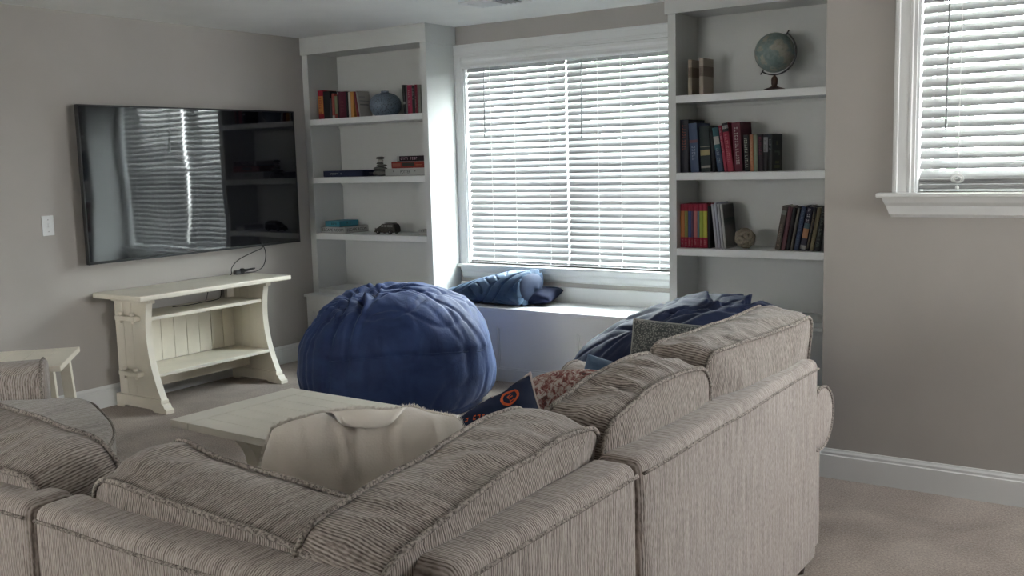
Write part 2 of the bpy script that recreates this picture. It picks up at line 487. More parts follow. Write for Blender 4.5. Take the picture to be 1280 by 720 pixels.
tree(0.3, 19, 5.2, 2.1, 3, 'green leafy tree outside the small window at the right')

# ================================================================== BLINDS
def slat_mesh(w_, width=0.050, tilt=R(56)):
    """curved slat, pivot in the middle, room edge low"""
    bm = bmesh.new(); n = 5; top = []; bot = []
    for i in range(n):
        u_ = -0.5+i/(n-1); crown = 0.0035*(1-(2*u_)**2)
        for lst, t in ((top, 0.0011), (bot, -0.0011)):
            y_ = u_*width; z_ = crown+t
            lst.append((y_*math.cos(tilt)-z_*math.sin(tilt), y_*math.sin(tilt)+z_*math.cos(tilt)))
    prism(bm, top+bot[::-1], 0, -w_/2, w_/2)
    me = bpy.data.meshes.new('slat'); bmesh.ops.recalc_face_normals(bm, faces=bm.faces); bm.to_mesh(me); bm.free()
    me.materials.append(SLAT)
    return me
def blind(x0, x1, z0, z1, y, label, wand_x, wand_len, cords, valance=None, tilt=R(56), group=None):
    t = empty('window_blind', label, 'blind', ((x0+x1)/2, y, z1), 0, group)
    w_ = x1-x0; pitch = 0.0425
    me = slat_mesh(w_, tilt=tilt)
    zz = z1-0.075; k = 0
    rnd = random.Random(int((x0+9)*100))
    while zz > z0+0.055:
        o = bpy.data.objects.new('slat', me); COL.objects.link(o); o.parent = t
        o.location = (0, 0, zz-z1); o.rotation_euler = (R(rnd.uniform(-1.2, 1.2)), R(rnd.uniform(-0.05, 0.05)), 0)
        zz -= pitch; k += 1
    obj('headrail', B(-w_/2, w_/2, -0.022, 0.028, -0.045, -0.002), VINYL, t)
    obj('bottom_rail', B(-w_/2, w_/2, -0.026, 0.026, z0-z1+0.012, z0-z1+0.030, bev=0.004), SLAT, t)
    # cut-off slats lying stacked on the rail
    if valance:
        a, b = valance
        obj('valance', B(a-(x0+x1)/2, b-(x0+x1)/2, -0.045, -0.030, -0.062, 0.004, bev=0.004), VINYL, t)
    for cx in cords:
        px = cx-(x0+x1)/2
        bm = bmesh.new()
        tube(bm, [(px, -0.021, -0.05), (px, -0.021, z0-z1+0.02)], 0.0011, 5)
        tube(bm, [(px, 0.021, -0.05), (px, 0.021, z0-z1+0.02)], 0.0011, 5)
        q = z1-0.075
        while q > z0+0.055:
            tube(bm, [(px-0.004, -0.019, q-z1-0.017), (px+0.004, 0.018, q-z1+0.016)], 0.0016, 4)
            q -= pitch
        obj('ladder_cord', bm, CORD, t)
        lathe_b = lathe(bmesh.new(), [(0, -.010), (.006, -.008), (.008, 0), (.005, .008), (0, .010)], 8, (px, -0.030, z0-z1+0.018))
        obj('cord_button', lathe_b, CORD, t, True)
    wx = wand_x-(x0+x1)/2
    bm = tube(bmesh.new(), [(wx, -0.047, -0.080), (wx, -0.054, -0.03-wand_len)], 0.004, 8)
    wo = obj('tilt_wand', bm, WAND, t, True)
    obj('wand_tip', tube(bmesh.new(), [(wx, -0.054, -0.03-wand_len), (wx, -0.054, -0.055-wand_len)], 0.0055, 8), WAND, wo, True)
    return t
YS = YW+0.035
XM = -3.482
blind(W1[0]+0.012, XM-0.008, W1[2], W1[3]-0.012, YS, 'white slatted blind over the left half of the wide window behind the seat', -4.13, 0.50, (-4.10, -3.90, -3.62), group='blinds of the wide window')
blind(XM+0.008, W1[1]-0.012, W1[2], W1[3]-0.012, YS, 'white slatted blind over the right half of the wide window behind the seat', -3.345, 0.53, (-3.24, -3.07, -2.80), group='blinds of the wide window')
bm = bmesh.new()
prism(bm, [(YW-0.006, 2.205), (YW-0.030, 2.200), (YW-0.034, 2.18), (YW-0.026, 2.165), (YW-0.026, 2.150), (YW-0.032, 2.135), (YW-0.028, 2.122), (YW-0.012, 2.120)], 0, W1[0]+0.004, W1[1]-0.004)
val = obj('blind_valance', bm, TRIM)
tag(val, 'long white moulded valance board across the top of the wide window blinds', 'valance')
blind(W2[0]+0.012, W2[1]-0.012, W2[2], W2[3]-0.012, YN+0.045, 'white slatted blind with gaps of daylight in the small window on the right wall', -0.835, 0.60, (-0.79, -0.45, -0.12), tilt=R(45))
# spare slats gathered above the bottom rail of the small window, and knotted cord ends
par = [o for o in COL.objects if o.name.startswith('window_blind')][-1]
for k in range(5):
    me = slat_mesh(W2[1]-W2[0]-0.024, tilt=R(4)) if k == 0 else me
    o = bpy.data.objects.new('slat', me); COL.objects.link(o); o.parent = par
    o.location = (0, 0, W2[2]-(W2[3]-0.012)+0.036+k*0.0045)
bm = bmesh.new(); rnd = random.Random(5)
for k in range(7):
    a0 = rnd.uniform(0, 6.28); r_ = rnd.uniform(0.012, 0.024)
    tube(bm, [(-0.79-(W2[0]+W2[1])/2 + r_*math.cos(a0+i*0.6)*1.1, -0.030-0.004*math.sin(i+k), W2[2]-W2[3]+0.012+0.055+r_*math.sin(a0+i*0.6)*0.8) for i in range(10)], 0.0014, 5)
obj('knotted_cord', bm, CORD, par)

# ================================================================== BUILT-IN SEAT AND BOOKCASES
seat = empty('window_bench', 'long white built-in window seat with recessed front panels under the wide window', 'bench', (-3.455, 5.61, 0))
def loc(x, y, z=0): return (x+3.455, y-5.61, z)
def PB(name, x0, x1, y0, y1, z0, z1, m=TRIM, parent=None, bev=0.0, org=(0, 0, 0), **k):
    ox, oy, oz = org
    return obj(name, B(x0-ox, x1-ox, y0-oy, y1-oy, z0-oz, z1-oz, bev=bev), m, parent, **k)
SO = (-3.455, 5.61, 0)
YBF = 5.405
PB('carcass', XL+0.001, -1.331, YBF+0.022, YW-0.001, 0, 0.474, TRIM, seat, org=SO)
xs = [XL+0.001, -4.40, -3.02-0.18, -2.735, -1.331]
# face frame: rails and stiles, recessed panels between
def face_frame(x0, x1, panels):
    zt, zb = 0.368, 0.085
    PB('rail', x0, x1, YBF, YBF+0.022, zt, 0.474, TRIM, seat, org=SO)
    PB('rail', x0, x1, YBF, YBF+0.022, 0, zb, TRIM, seat, org=SO)
    edges = [x0]+[v for p in panels for v in p]+[x1]
    for a, b in zip(edges[::2], edges[1::2]):
        PB('stile', a, b, YBF, YBF+0.022, zb, zt, TRIM, seat, org=SO)
    for a, b in panels:
        bm = bmesh.new()
        box(bm, a-SO[0], b-SO[0], YBF+0.018-SO[1], YBF+0.0225-SO[1], zb, zt)
        for q in ((a, a+0.010, zb, zt), (b-0.010, b, zb, zt), (a+0.010, b-0.010, zb, zb+0.010), (a+0.010, b-0.010, zt-0.010, zt)):
            box(bm, q[0]-SO[0], q[1]-SO[0], YBF+0.010-SO[1], YBF+0.018-SO[1], q[2], q[3])
        obj('panel', bm, TRIM, seat)
face_frame(-4.388, -2.735, [(-4.32, -3.89), (-3.79, -3.27), (-3.17, -2.80)])
face_frame(-2.732, -1.331, [(-2.66, -2.10), (-2.00, -1.40)])
face_frame(XL+0.017, -4.391, [(-5.50, -5.03), (-4.93, -4.46)])
for a, b in ((XL+0.001, -4.39), (-4.386, -2.737), (-2.733, -1.331)):
    PB('lid', a, b, YBF-0.012, YW-0.001, 0.4745, 0.497, TRIM, seat, bev=0.002, org=SO)

def bookcase(label, x0, x1, sideL, sideR, shelves, cap_l, cap_r, filler=0.0):
    cx = (x0+x1)/2
    t = empty('bookcase', label, 'bookcase', (cx, 5.66, 0.497))
    O = (cx, 5.66, 0.497)
    PB('side_panel', x0, x0+sideL, YF, YW-0.002, 0.498, HC-0.001, SHELFW, t, org=O)
    PB('side_panel', x1-sideR, x1, YF, YW-0.002, 0.498, HC-0.001, SHELFW, t, org=O)
    PB('back_panel', x0+sideL, x1-sideR, YW-0.014, YW-0.002, 0.498, HC-0.001, SHELFW, t, org=O)
    PB('top_panel', x0+sideL, x1-sideR, YF+0.02, YW-0.014, 2.30, 2.32, SHELFW, t, org=O)
    # header with a proud fascia that turns the corner
    bm = bmesh.new()
    box(bm, x0-O[0]-cap_l, x1-O[0]+cap_r, YF-0.016-O[1], YF+0.004-O[1], 2.293-O[2], HC-0.001-O[2])
    if cap_r: box(bm, x1-O[0], x1-O[0]+cap_r, YF+0.004-O[1], YW-0.003-O[1], 2.293-O[2], HC-0.001-O[2])
    if cap_l: box(bm, x0-O[0]-cap_l, x0-O[0], YF+0.004-O[1], YW-0.003-O[1], 2.293-O[2], HC-0.001-O[2])
    obj('header', bm, SHELFW, t)
    for z in shelves:
        PB('shelf', x0+sideL, x1-sideR, YF-0.001, YW-0.014, z-0.043, z, TRIM, t, bev=0.002, org=O)
        PB('cleat', x0+sideL, x1-sideR, YW-0.030, YW-0.014, z-0.062, z-0.043, SHELFW, t, org=O)
    PB('bottom_board', x0+sideL, x1-sideR, YF-0.001, YW-0.014, 0.498, 0.530, TRIM, t, bev=0.002, org=O)
    return t
LZ = (1.815, 1.380, 0.955); RZ = (1.822, 1.370, 0.922)
bookcase('tall white built-in bookcase in the corner next to the television', XL+0.001, -4.388, 0.058, 0.048, LZ, 0, 0.014)
bookcase('tall white built-in bookcase right of the wide window, holding the globe', -2.572, -1.331, 0.048, 0.055, RZ, 0.014, 0)

# ================================================================== CEILING VENT, SWITCH
t = empty('ceiling_vent', 'white metal ceiling air vent near the bookcase and window', 'vent', (-3.50, 5.07, HC-0.001))
bm = bmesh.new()
for q in ((-.19, .19, -.11, -.075), (-.19, .19, .075, .11), (-.19, -.155, -.075, .075), (.155, .19, -.075, .075)):
    box(bm, q[0], q[1], q[2], q[3], -0.010, 0)
obj('frame', bm, VINYL, t)
obj('vent_shade', B(-.155, .155, -.075, .075, -0.0025, 0), mat('vent_shade_dark', (0.05, 0.05, 0.05), 0.8), t)  # flat dark sheet standing in for the shade behind the louvers
for k in range(9):
    bm = B(-.0015, .0015, -.075, .075, -0.009, 0.007)
    o = obj('louver', bm, VINYL, t); o.location = (-.13+k*0.0325, 0, -0.0095); o.rotation_euler = (0, R(50 if k < 5 else -50), 0)
t = empty('light_switch', 'white light switch plate on the wall left of the television', 'switch', (XL+0.001, 3.365, 1.16))
obj('cover_plate', B(0, .006, -.037, .037, -.059, .059, bev=0.003), VINYL, t)
obj('toggle', B(.006, .016, -.005, .005, -.008, .014, bev=0.002), VINYL, t)
for z in (-.035, .035):
    obj('screw', cyl(bmesh.new(), (.006, 0, z), (.0075, 0, z), .003), mat('screw_steel', (0.4, 0.4, 0.4), 0.4, metal=1), t)

# ================================================================== TELEVISION
TX = XL+0.105
t = empty('television', 'large black flat-screen television mounted on the left wall', 'television', (XL, 4.39, 0.905))
y0, y1, z0, z1 = 3.545-4.39, 5.285-4.39, 0.005, 0.964
bm = bmesh.new(); dx = TX-XL
box(bm, dx-0.028, dx, y0, y1, z0, z1, bev=0.003)
obj('housing', bm, TVB, t)
obj('screen', B(dx, dx+0.0015, y0+0.010, y1-0.010, z0+0.016, z1-0.010), SCREEN, t)
bm = bmesh.new()
box(bm, dx-0.002, dx+0.003, y0, y1, z0, z0+0.015); box(bm, dx-0.002, dx+0.003, y0, y1, z1-0.009, z1)
box(bm, dx-0.002, dx+0.003, y0, y0+0.009, z0, z1); box(bm, dx-0.002, dx+0.003, y1-0.009, y1, z0, z1)
obj('bezel', bm, TVB, t)
obj('back_housing', B(dx-0.06, dx-0.028, -0.62, 0.62, 0.08, 0.60, bev=0.01), BLACKP, t)
obj('wall_bracket', B(0.002, dx-0.06, -0.28, 0.28, 0.22, 0.52), BLACKP, t)

# ================================================================== CONSOLE TABLE
def console():
    t = empty('console_table', 'cream painted open console table with curved ends below the television', 'console', (-5.30, 4.20, 0))
    OX, OY = -5.30, 4.20
    X0 = -5.545
    bm = B(X0-OX, -5.075-OX, 3.595-OY, 4.80-OY, 0.700, 0.732, bev=0.008, seg=3)
    obj('tabletop', bm, CREAM, t)
    zs = [0.075+0.625*i/16 for i in range(17)]
    def xf_(z):    # concave front edge
        u_ = (z-0.075)/0.625
        return -5.235 + 0.135*(1-u_)**2.4 + 0.060*u_**3 - 0.0
    for yy in (3.735, 4.665):
        w_ = 0.030
        # end panel boards (three tongue and groove boards), curved leading edge board
        xb = X0+0.02
        edges = [xb, xb+0.085, xb+0.170]
        for a, b in zip(edges, edges[1:]):
            obj('end_board', B(a-OX+0.001, b-OX-0.001, yy-0.010-OY, yy+0.010-OY, 0.075, 0.70, bev=0.0015), CREAM, t)
        pts = [(edges[2]+0.001-OX, 0.075)] + [(xf_(z)-0.020-OX, z) for z in zs] + [(edges[2]+0.001-OX, 0.70)]
        obj('end_board', prism(bmesh.new(), pts, 1, yy-0.010-OY, yy+0.010-OY), CREAM, t)
        pts = [(xf_(z)-0.022-OX, z) for z in zs] + [(xf_(z)-OX, z) for z in zs[::-1]]
        obj('curved_edge', prism(bmesh.new(), pts, 1, yy-0.022-OY, yy+0.022-OY), CREAM, t)
        # foot with an ogee toe
        pts = [(X0-OX, 0), (X0+0.07-OX, 0), (X0+0.085-OX, 0.016), (-5.20-OX, 0.016), (-5.17-OX, 0.0), (-5.055-OX, 0.0), (-5.055-OX, 0.022), (-5.075-OX, 0.034), (-5.085-OX, 0.055), (-5.10-OX, 0.060), (-5.102-OX, 0.082), (X0-OX, 0.082)]
        obj('foot', prism(bmesh.new(), pts, 1, yy-0.028-OY, yy+0.028-OY), CREAM, t)
        obj('top_cleat', B(X0+0.01-OX, -5.16-OX, yy-0.024-OY, yy+0.024-OY, 0.668, 0.70, bev=0.003), CREAM, t)
    for z, d in ((0.578, -5.215), (0.232, -5.165)):
        obj('shelf', B(X0+0.015-OX, d-OX, 3.746-OY, 4.654-OY, z-0.022, z, bev=0.003), CREAM, t)
        s = -1
        for yy in (3.725, 4.675):
            tn = obj('tenon', B(-5.46-OX, -5.27-OX, min(yy+s*0.048, yy)-OY, max(yy+s*0.048, yy)-OY, z-0.020, z+0.008, bev=0.003), CREAM, t)
            for px in (-5.42, -5.31):
                lb = bmesh.new()
                cyl(lb, (px-OX, yy+s*0.030-OY, z-0.038), (px-OX, yy+s*0.030-OY, z+0.016), 0.008, 0.009, 10)
                lathe(lb, [(0.009, 0.0), (0.017, 0.004), (0.018, 0.012), (0.012, 0.020), (0, 0.022)], 12, (px-OX, yy+s*0.030-OY, z+0.012))
                obj('peg', lb, CREAM, tn, True)
            s = 1
    n = 9
    for i in range(n):
        a = 3.746+0.908*i/n; b = 3.746+0.908*(i+1)/n
        obj('back_board', B(X0+0.018-OX, X0+0.028-OX, a+0.0015-OY, b-0.0015-OY, 0.235, 0.556, bev=0.002), CREAM, t)
    obj('stretcher', B(-5.40-OX, -5.375-OX, 3.746-OY, 4.654-OY, 0.105, 0.185, bev=0.003), CREAM, t)
    for yy in (3.78, 4.62):
        obj('corner_block', B(X0+0.018-OX, X0+0.05-OX, yy-0.028-OY, yy+0.028-OY, 0.58, 0.668), CREAM, t)
console()

# cables from the television lying on the console
def smooth_path(pts, k=6):
    P = [Vector(p) for p in pts]; out = []
    for i in range(len(P)-1):
        p0, p1, p2, p3 = P[max(i-1, 0)], P[i], P[i+1], P[min(i+2, len(P)-1)]
        for j in range(k):
            u_ = j/k
            out.append(0.5*((2*p1)+(p2-p0)*u_+(2*p0-5*p1+4*p2-p3)*u_*u_+(3*p1-p0-3*p2+p3)*u_**3))
    out.append(P[-1]); return out
CX = -5.46
t = empty('power_cables', 'tangled black cables hanging from the television onto the console top', 'cable', (CX, 4.68, 0.733))
def C(y, z, x=0.0): return (x, y-4.68, z-0.733)
obj('cable', tube(bmesh.new(), smooth_path([C(4.90, 0.935, -.01), C(4.90, 0.90), C(4.80, 0.872), C(4.68, 0.835), C(4.615, 0.785), C(4.61, 0.745), C(4.60, 0.738)]), 0.0032, 6), BLACKP, t, True)
obj('cable', tube(bmesh.new(), smooth_path([C(4.905, 0.935, -.01), C(4.925, 0.88), C(4.925, 0.82), C(4.895, 0.765), C(4.83, 0.738), C(4.72, 0.738), C(4.66, 0.740)]), 0.0032, 6), BLACKP, t, True)
bm = bmesh.new()
rnd = random.Random(3)
for k in range(4):
    pp = []
    for i in range(9):
        a = i/9*2*PI
        pp.append(C(4.72+k*0.006+0.055*math.cos(a), 0.744+k*0.006+0.012*(1+math.cos(a+0.6*k))*(0.5+0.5*math.sin(a)), 0.02*math.sin(a)+0.01*k))
    tube(bm, smooth_path(pp+[pp[0]], 4), 0.003, 6)
obj('cable_coil', bm, BLACKP, t, True)
obj('plug', B(-0.015, 0.02, -0.045, 0.0, 0.001, 0.030, bev=0.005), BLACKP, t)
obj('plug', B(0.0, 0.022, 0.0, 0.03, 0.002, 0.040, bev=0.006), BLACKP, t)
t2 = tag(obj('loose_cable', tube(bmesh.new(), smooth_path([(-5.515, 4.56, 0.690), (-5.50, 4.55, 0.66), (-5.47, 4.51, 0.595), (-5.45, 4.44, 0.5825), (-5.44, 4.34, 0.5825), (-5.42, 4.22, 0.5825), (-5.45, 4.10, 0.5825)]), 0.003, 6), BLACKP, None, True), 'black cable lying on the upper shelf of the cream console', 'cable')
t3 = tag(obj('loose_cable', tube(bmesh.new(), smooth_path([(-5.52, 4.47, 0.690), (-5.50, 4.44, 0.66), (-5.48, 4.40, 0.60), (-5.44, 4.36, 0.5890)]), 0.003, 6), BLACKP, None, True), 'short black cable dropping behind the console top to its upper shelf', 'cable')

# ================================================================== COFFEE TABLE
def coffee():
    CXc, CYc = -2.805, 2.805
    t = empty('coffee_table', 'low ivory wooden coffee table with a planked top and trestle legs', 'table', (CXc, CYc, 0), R(-2.0))
    x0, x1, y0, y1, zt = -0.575, 0.575, -0.325, 0.325, 0.462
    obj('under_board', B(x0+0.012, x1-0.012, y0+0.012, y1-0.012, zt-0.034, zt-0.012, bev=0.002), TABLEC, t)
    g = 0.0022
    for a, b, c, d in ((x0, x0+0.115, y0, y1), (x1-0.115, x1, y0, y1), (x0+0.115+g, x1-0.115-g, y0, y0+0.09), (x0+0.115+g, x1-0.115-g, y1-0.09, y1)):
        obj('border_plank', B(a, b, c, d, zt-0.030, zt, bev=0.0025), TABLEC, t)
    n = 5; w_ = (y1-y0-0.18)/n
    for i in range(n):
        a = y0+0.09+i*w_
        obj('plank', B(x0+0.115+g, x1-0.115-g, a+g, a+w_-g*0.2, zt-0.012, zt-0.0008, bev=0.0018), TABLEC, t)
    for sx in (-1, 1):
        cx = sx*0.36
        pts = []
        for i in range(13):
            u_ = i/12; z = 0.06+0.368*u_
            pts.append((-(0.095+0.115*abs(2*u_-0.9)**2.2*(1 if u_ > 0.45 else 0.9)), z))
        pts2 = [(-a, z) for a, z in pts[::-1]]
        obj('trestle_leg', prism(bmesh.new(), pts+pts2, 0, cx-0.035, cx+0.035), TABLEC, t)
        obj('foot', B(cx-0.045, cx+0.045, -0.25, 0.25, 0, 0.062, bev=0.012, seg=3), TABLEC, t)
        obj('cleat', B(cx-0.045, cx+0.045, -0.25, 0.25, 0.398, zt-0.034, bev=0.004), TABLEC, t)
    obj('stretcher', B(-0.325, 0.325, -0.018, 0.018, 0.17, 0.25, bev=0.004), TABLEC, t)
coffee()

# ================================================================== END TABLE
def end_table():
    t = empty('end_table', 'cream wooden end table behind the left arm of the sectional sofa', 'table', (-4.85, 2.68, 0), R(48))
    h = 0.545; s = 0.27
    for i in range(5):
        a = -s+2*s*i/5; b = -s+2*s*(i+1)/5
        obj('plank', B(a+0.001, b-0.001, -s, s, h-0.028, h, bev=0.003), CREAM, t)
    for sx in (-1, 1):
        for sy in (-1, 1):
            bm = bmesh.new()
            pts = [(-0.025, 0), (0.025, 0), (0.025, h-0.029), (-0.025, h-0.029)]
            prism(bm, pts, 1, -0.025, 0.025)
            for v in bm.verts:
                k = 1-v.co.z/(h-0.029)
                v.co.x += sx*0.03*k; v.co.y += sy*0.03*k
            obj('leg', bm, CREAM, t, loc=(sx*0.20, sy*0.20, 0))
    bm = bmesh.new()
    for q in ((-.20, .20, -.205, -.185), (-.20, .20, .185, .205)):
        box(bm, q[0]+0.026, q[1]-0.026, q[2], q[3], h-0.10, h-0.029)
    obj('apron', bm, CREAM, t)
end_table()

# ================================================================== SOFT SHAPES
def spow(x, e): return math.copysign(abs(x)**e, x)
def fbm(p, o=3):
    s, a = 0.0, 1.0
    for i in range(o):
        s += a*noise.noise(p); p = p*2.03+Vector((7.1, 3.3, 1.7)); a *= 0.5
    return s
def ridge(p):
    return 1-abs(noise.noise(p))*2

def boxed_cushion(parent, Lx, H, D, seed, m, rc=0.085, lumps=0.016, gather=0.006, sag=0.02, bulge=(0.032, 0.045), name='back_cushion', tilt_end=0.0, top_round=0.0, kink=0.0):
    """cushion standing on its long edge: length along X, height Z, depth Y; two welts round front and rear"""
    NA = 190
    # rounded-rectangle outline, evenly spaced, with slightly eared corners
    raw = []
    for cx, cz, a0 in ((Lx/2-rc, H/2-rc, 0), (-Lx/2+rc, H/2-rc, 90), (-Lx/2+rc, -H/2+rc, 180), (Lx/2-rc, -H/2+rc, 270)):
        for k in range(13):
            a = R(a0+90*k/12)
            raw.append(Vector((cx+rc*math.cos(a), cz+rc*math.sin(a), 0)))
            raw[-1].z = 0
    raw = [(p.x, p.y) for p in raw]
    seg = []; tot = 0
    for i in range(len(raw)):
        p, q = raw[i], raw[(i+1) % len(raw)]
        l = math.hypot(q[0]-p[0], q[1]-p[1]); seg.append((tot, l, p, q)); tot += l
    out = []; k = 0
    for i in range(NA):
        t_ = tot*i/NA
        while k < len(seg)-1 and seg[k][0]+seg[k][1] < t_: k += 1
        s0, l, p, q = seg[k]; f = (t_-s0)/l if l > 1e-9 else 0
        x, z = p[0]+(q[0]-p[0])*f, p[1]+(q[1]-p[1])*f
        dx_, dz_ = q[0]-p[0], q[1]-p[1]; ll = math.hypot(dx_, dz_) or 1
        # sides bow outwards in the middle, corners stay
        bow = 0.012
        ex, ez = abs(2*x/Lx), abs(2*z/H)
        out.append((x*(1+bow*(1-min(1, ez)**2)*0.6), z*(1+0.02*(1-min(1, ex)**2)), dz_/ll, -dx_/ll, t_))
    sec = []
    for i in range(12): sec.append((i/12, -1, 0))
    for i in range(11): sec.append((1.0, -1+2*i/10, 2))
    for i in range(12): sec.append((1-(i+1)/12, 1, 0))
    so = Vector((seed*3.7, seed*1.3, seed*5.1))
    def pos(ai, q):
        s, yy, kind = sec[q]
        x, z, nx, nz, arc = out[ai]
        if kind == 2:
            y = yy*D/2; bul = 0.012*(1-yy*yy)
            g = gather*(1-yy*yy)**0.6*((1-abs(noise.noise(Vector((arc*13, yy*0.8, seed))))*2)-0.5)
            g += gather*0.9*(1-yy*yy)*noise.noise(Vector((arc*5, yy*1.2, seed+4)))
            x += nx*(bul+g); z += nz*(bul+g)
            y += 0.006*noise.noise(Vector((arc*6, seed, 2)))
        else:
            cr = (1-min(1, max(0, s))**3)
            # shrink towards a rounded centre
            x *= s; z *= s
            bl = bulge[0] if yy < 0 else bulge[1]
            y = yy*(D/2+bl*(1-s**2.2))
            edge = math.exp(-((1-s)/0.2)**2)*(1-math.exp(-((1-s)/0.03)**2))
            y -= yy*0.008*edge*max(0, (1-abs(noise.noise(Vector((arc*9, seed*2.0, 0))))*2)-0.3)
            y += 0.006*noise.noise(Vector((arc*6, seed, 2)))*s
        p = Vector((x, y, z))
        q_ = p*2.4+so
        p += Vector((noise.noise(q_), noise.noise(q_+Vector((9, 0, 0)))*0.7, noise.noise(q_+Vector((0, 9, 0)))))*lumps
        q_ = p*7+so
        p += Vector((0, noise.noise(q_), noise.noise(q_+Vector((0, 9, 0)))))*lumps*0.28
        tz = max(0, z/(H/2))
        p.z -= sag*tz*(1-(2*x/Lx)**2)
        p.z -= top_round*tz*abs(2*x/Lx)**3
        p.z += tilt_end*(x/Lx)*tz
        p.z += kink*tz*math.exp(-((x+Lx*0.40)/(Lx*0.10))**2)*(1 if yy > -0.5 else 0.35)
        return p
    bm = bmesh.new(); rings = []
    for q in range(len(sec)):
        if sec[q][0] < 1e-6: rings.append([bm.verts.new(pos(0, q))])
        else: rings.append([bm.verts.new(pos(i, q)) for i in range(NA)])
    for a, b in zip(rings, rings[1:]):
        for i in range(NA):
            j = (i+1) % NA
            if len(a) == 1: bm.faces.new((a[0], b[j], b[i]))
            elif len(b) == 1: bm.faces.new((a[i], a[j], b[0]))
            else: bm.faces.new((a[i], a[j], b[j], b[i]))
    # cloth coordinates: ribs follow the outline on the band and stand upright on the faces
    bm.verts.index_update()
    uvl = bm.loops.layers.uv.new('cloth')
    where = {}
    for q, rg in enumerate(rings):
        for i, v_ in enumerate(rg): where[v_] = (q, i)
    top0 = min(range(NA), key=lambda i: abs(out[i][0])+(9 if out[i][1] < 0 else 0))
    for f in bm.faces:
        qs = [where[l.vert][0] for l in f.loops]
        band = min(qs) >= 12 and max(qs) <= 22
        ii = [where[l.vert][1] for l in f.loops]
        wrap = max(ii)-min(ii) > NA/2
        for l in f.loops:
            q, i = where[l.vert]; c_o = l.vert.co
            if band:
                t_ = out[i][4]+(tot if wrap and i < NA/2 else 0)
                l[uvl].uv = (out[top0][4]-t_, sec[q][1]*D/2)
            else: l[uvl].uv = (c_o.x, c_o.z)
    o = obj(name, bm, m, parent, True)
    for q in (12, 22):
        pts = [pos(i, q) for i in range(NA)]
        c = sum(pts, Vector())/NA
        pts = [p+(p-c).normalized()*0.003 for p in pts]
        obj('piping', tube(bmesh.new(), pts, 0.0065, 8, True), PIPE, o, True)
    return o

def pillow(name, label, W, Hh, T, m, loc_, rot, seed=1, pipe=None, pinch=0.06, wr=0.010, nn=44, rnd_c=0.0, gath=0.0, cat='pillow'):
    """knife-edge pillow in the XZ plane, thickness along Y"""
    so = Vector((seed*2.3, seed*4.1, seed*0.7))
    def S(u_, v_, side):
        if rnd_c:
            u0, v0 = u_, v_
            u_ = u0*(1-rnd_c*(1-math.sqrt(1-v0*v0/2))); v_ = v0*(1-rnd_c*(1-math.sqrt(1-u0*u0/2)))
            uu, vv = u0, v0
        else: uu, vv = u_, v_
        x = W/2*u_*(1-pinch*(1-abs(v_)**2)*abs(u_)**3*-0 - pinch*(1-v_*v_)*0.6*abs(u_)**2)
        z = Hh/2*v_*(1-pinch*(1-u_*u_)*0.6*abs(v_)**2)
        e = max(0.0, (1-uu**4))**0.55*max(0.0, (1-vv**4))**0.55
        y = side*T/2*e
        p = Vector((x, y, z))
        k = e**0.5
        if gath:
            p.y += side*gath*e**0.3*max(0, vv-0.05)*((1-abs(noise.noise(Vector((x*17+z*3, z*2.2, seed+7))))*2.2)-0.35)
            p.z += 0.5*gath*max(0, vv)*noise.noise(Vector((x*13, 3, seed)))
        d = fbm(Vector((x*6, side*2.0, z*6))+so, 3)*wr*1.6*k
        # creases pulled from the corners
        d -= abs(noise.noise(Vector((math.atan2(v_, u_)*5, (u_*u_+v_*v_)*1.5, seed+side))))*wr*k*1.4*min(1, (u_*u_+v_*v_))
        p.y += side*d
        p += Vector((noise.noise(p*3+so), 0, noise.noise(p*3-so)))*wr*0.9
        p.y += noise.noise(Vector((x*3, 5+seed, z*3)))*wr*1.5
        return p
    bm = bmesh.new()
    idx = {}
    for side in (-1, 1):
        for i in range(nn+1):
            for j in range(nn+1):
                u_ = math.sin((i/nn-0.5)*PI); v_ = math.sin((j/nn-0.5)*PI)
                bd = i in (0, nn) or j in (0, nn)
                if bd and side == 1: idx[(1, i, j)] = idx[(-1, i, j)]; continue
                idx[(side, i, j)] = bm.verts.new(S(u_, v_, side))
        for i in range(nn):
            for j in range(nn):
                q = [idx[(side, i, j)], idx[(side, i+1, j)], idx[(side, i+1, j+1)], idx[(side, i, j+1)]]
                try: bm.faces.new(q if side < 0 else q[::-1])
                except ValueError: pass
    o = obj(name, bm, m, None, True)
    o.location = loc_
    o.rotation_euler = (Matrix.Rotation(rot[2], 3, 'Z') @ Matrix.Rotation(rot[0], 3, 'X') @ Matrix.Rotation(rot[1], 3, 'Y')).to_euler()
    tag(o, label, cat)
    if pipe:
        pts = []
        for i in range(nn): pts.append(S(math.sin((i/nn-0.5)*PI), -1, -1))
        for i in range(nn): pts.append(S(1, math.sin((i/nn-0.5)*PI), -1))
        for i in range(nn): pts.append(S(math.sin((0.5-i/nn)*PI), 1, -1))
        for i in range(nn): pts.append(S(-1, math.sin((0.5-i/nn)*PI), -1))
        obj('piping', tube(bmesh.new(), pts[::2], 0.0045, 7, True), pipe, o, True)
    return o, S

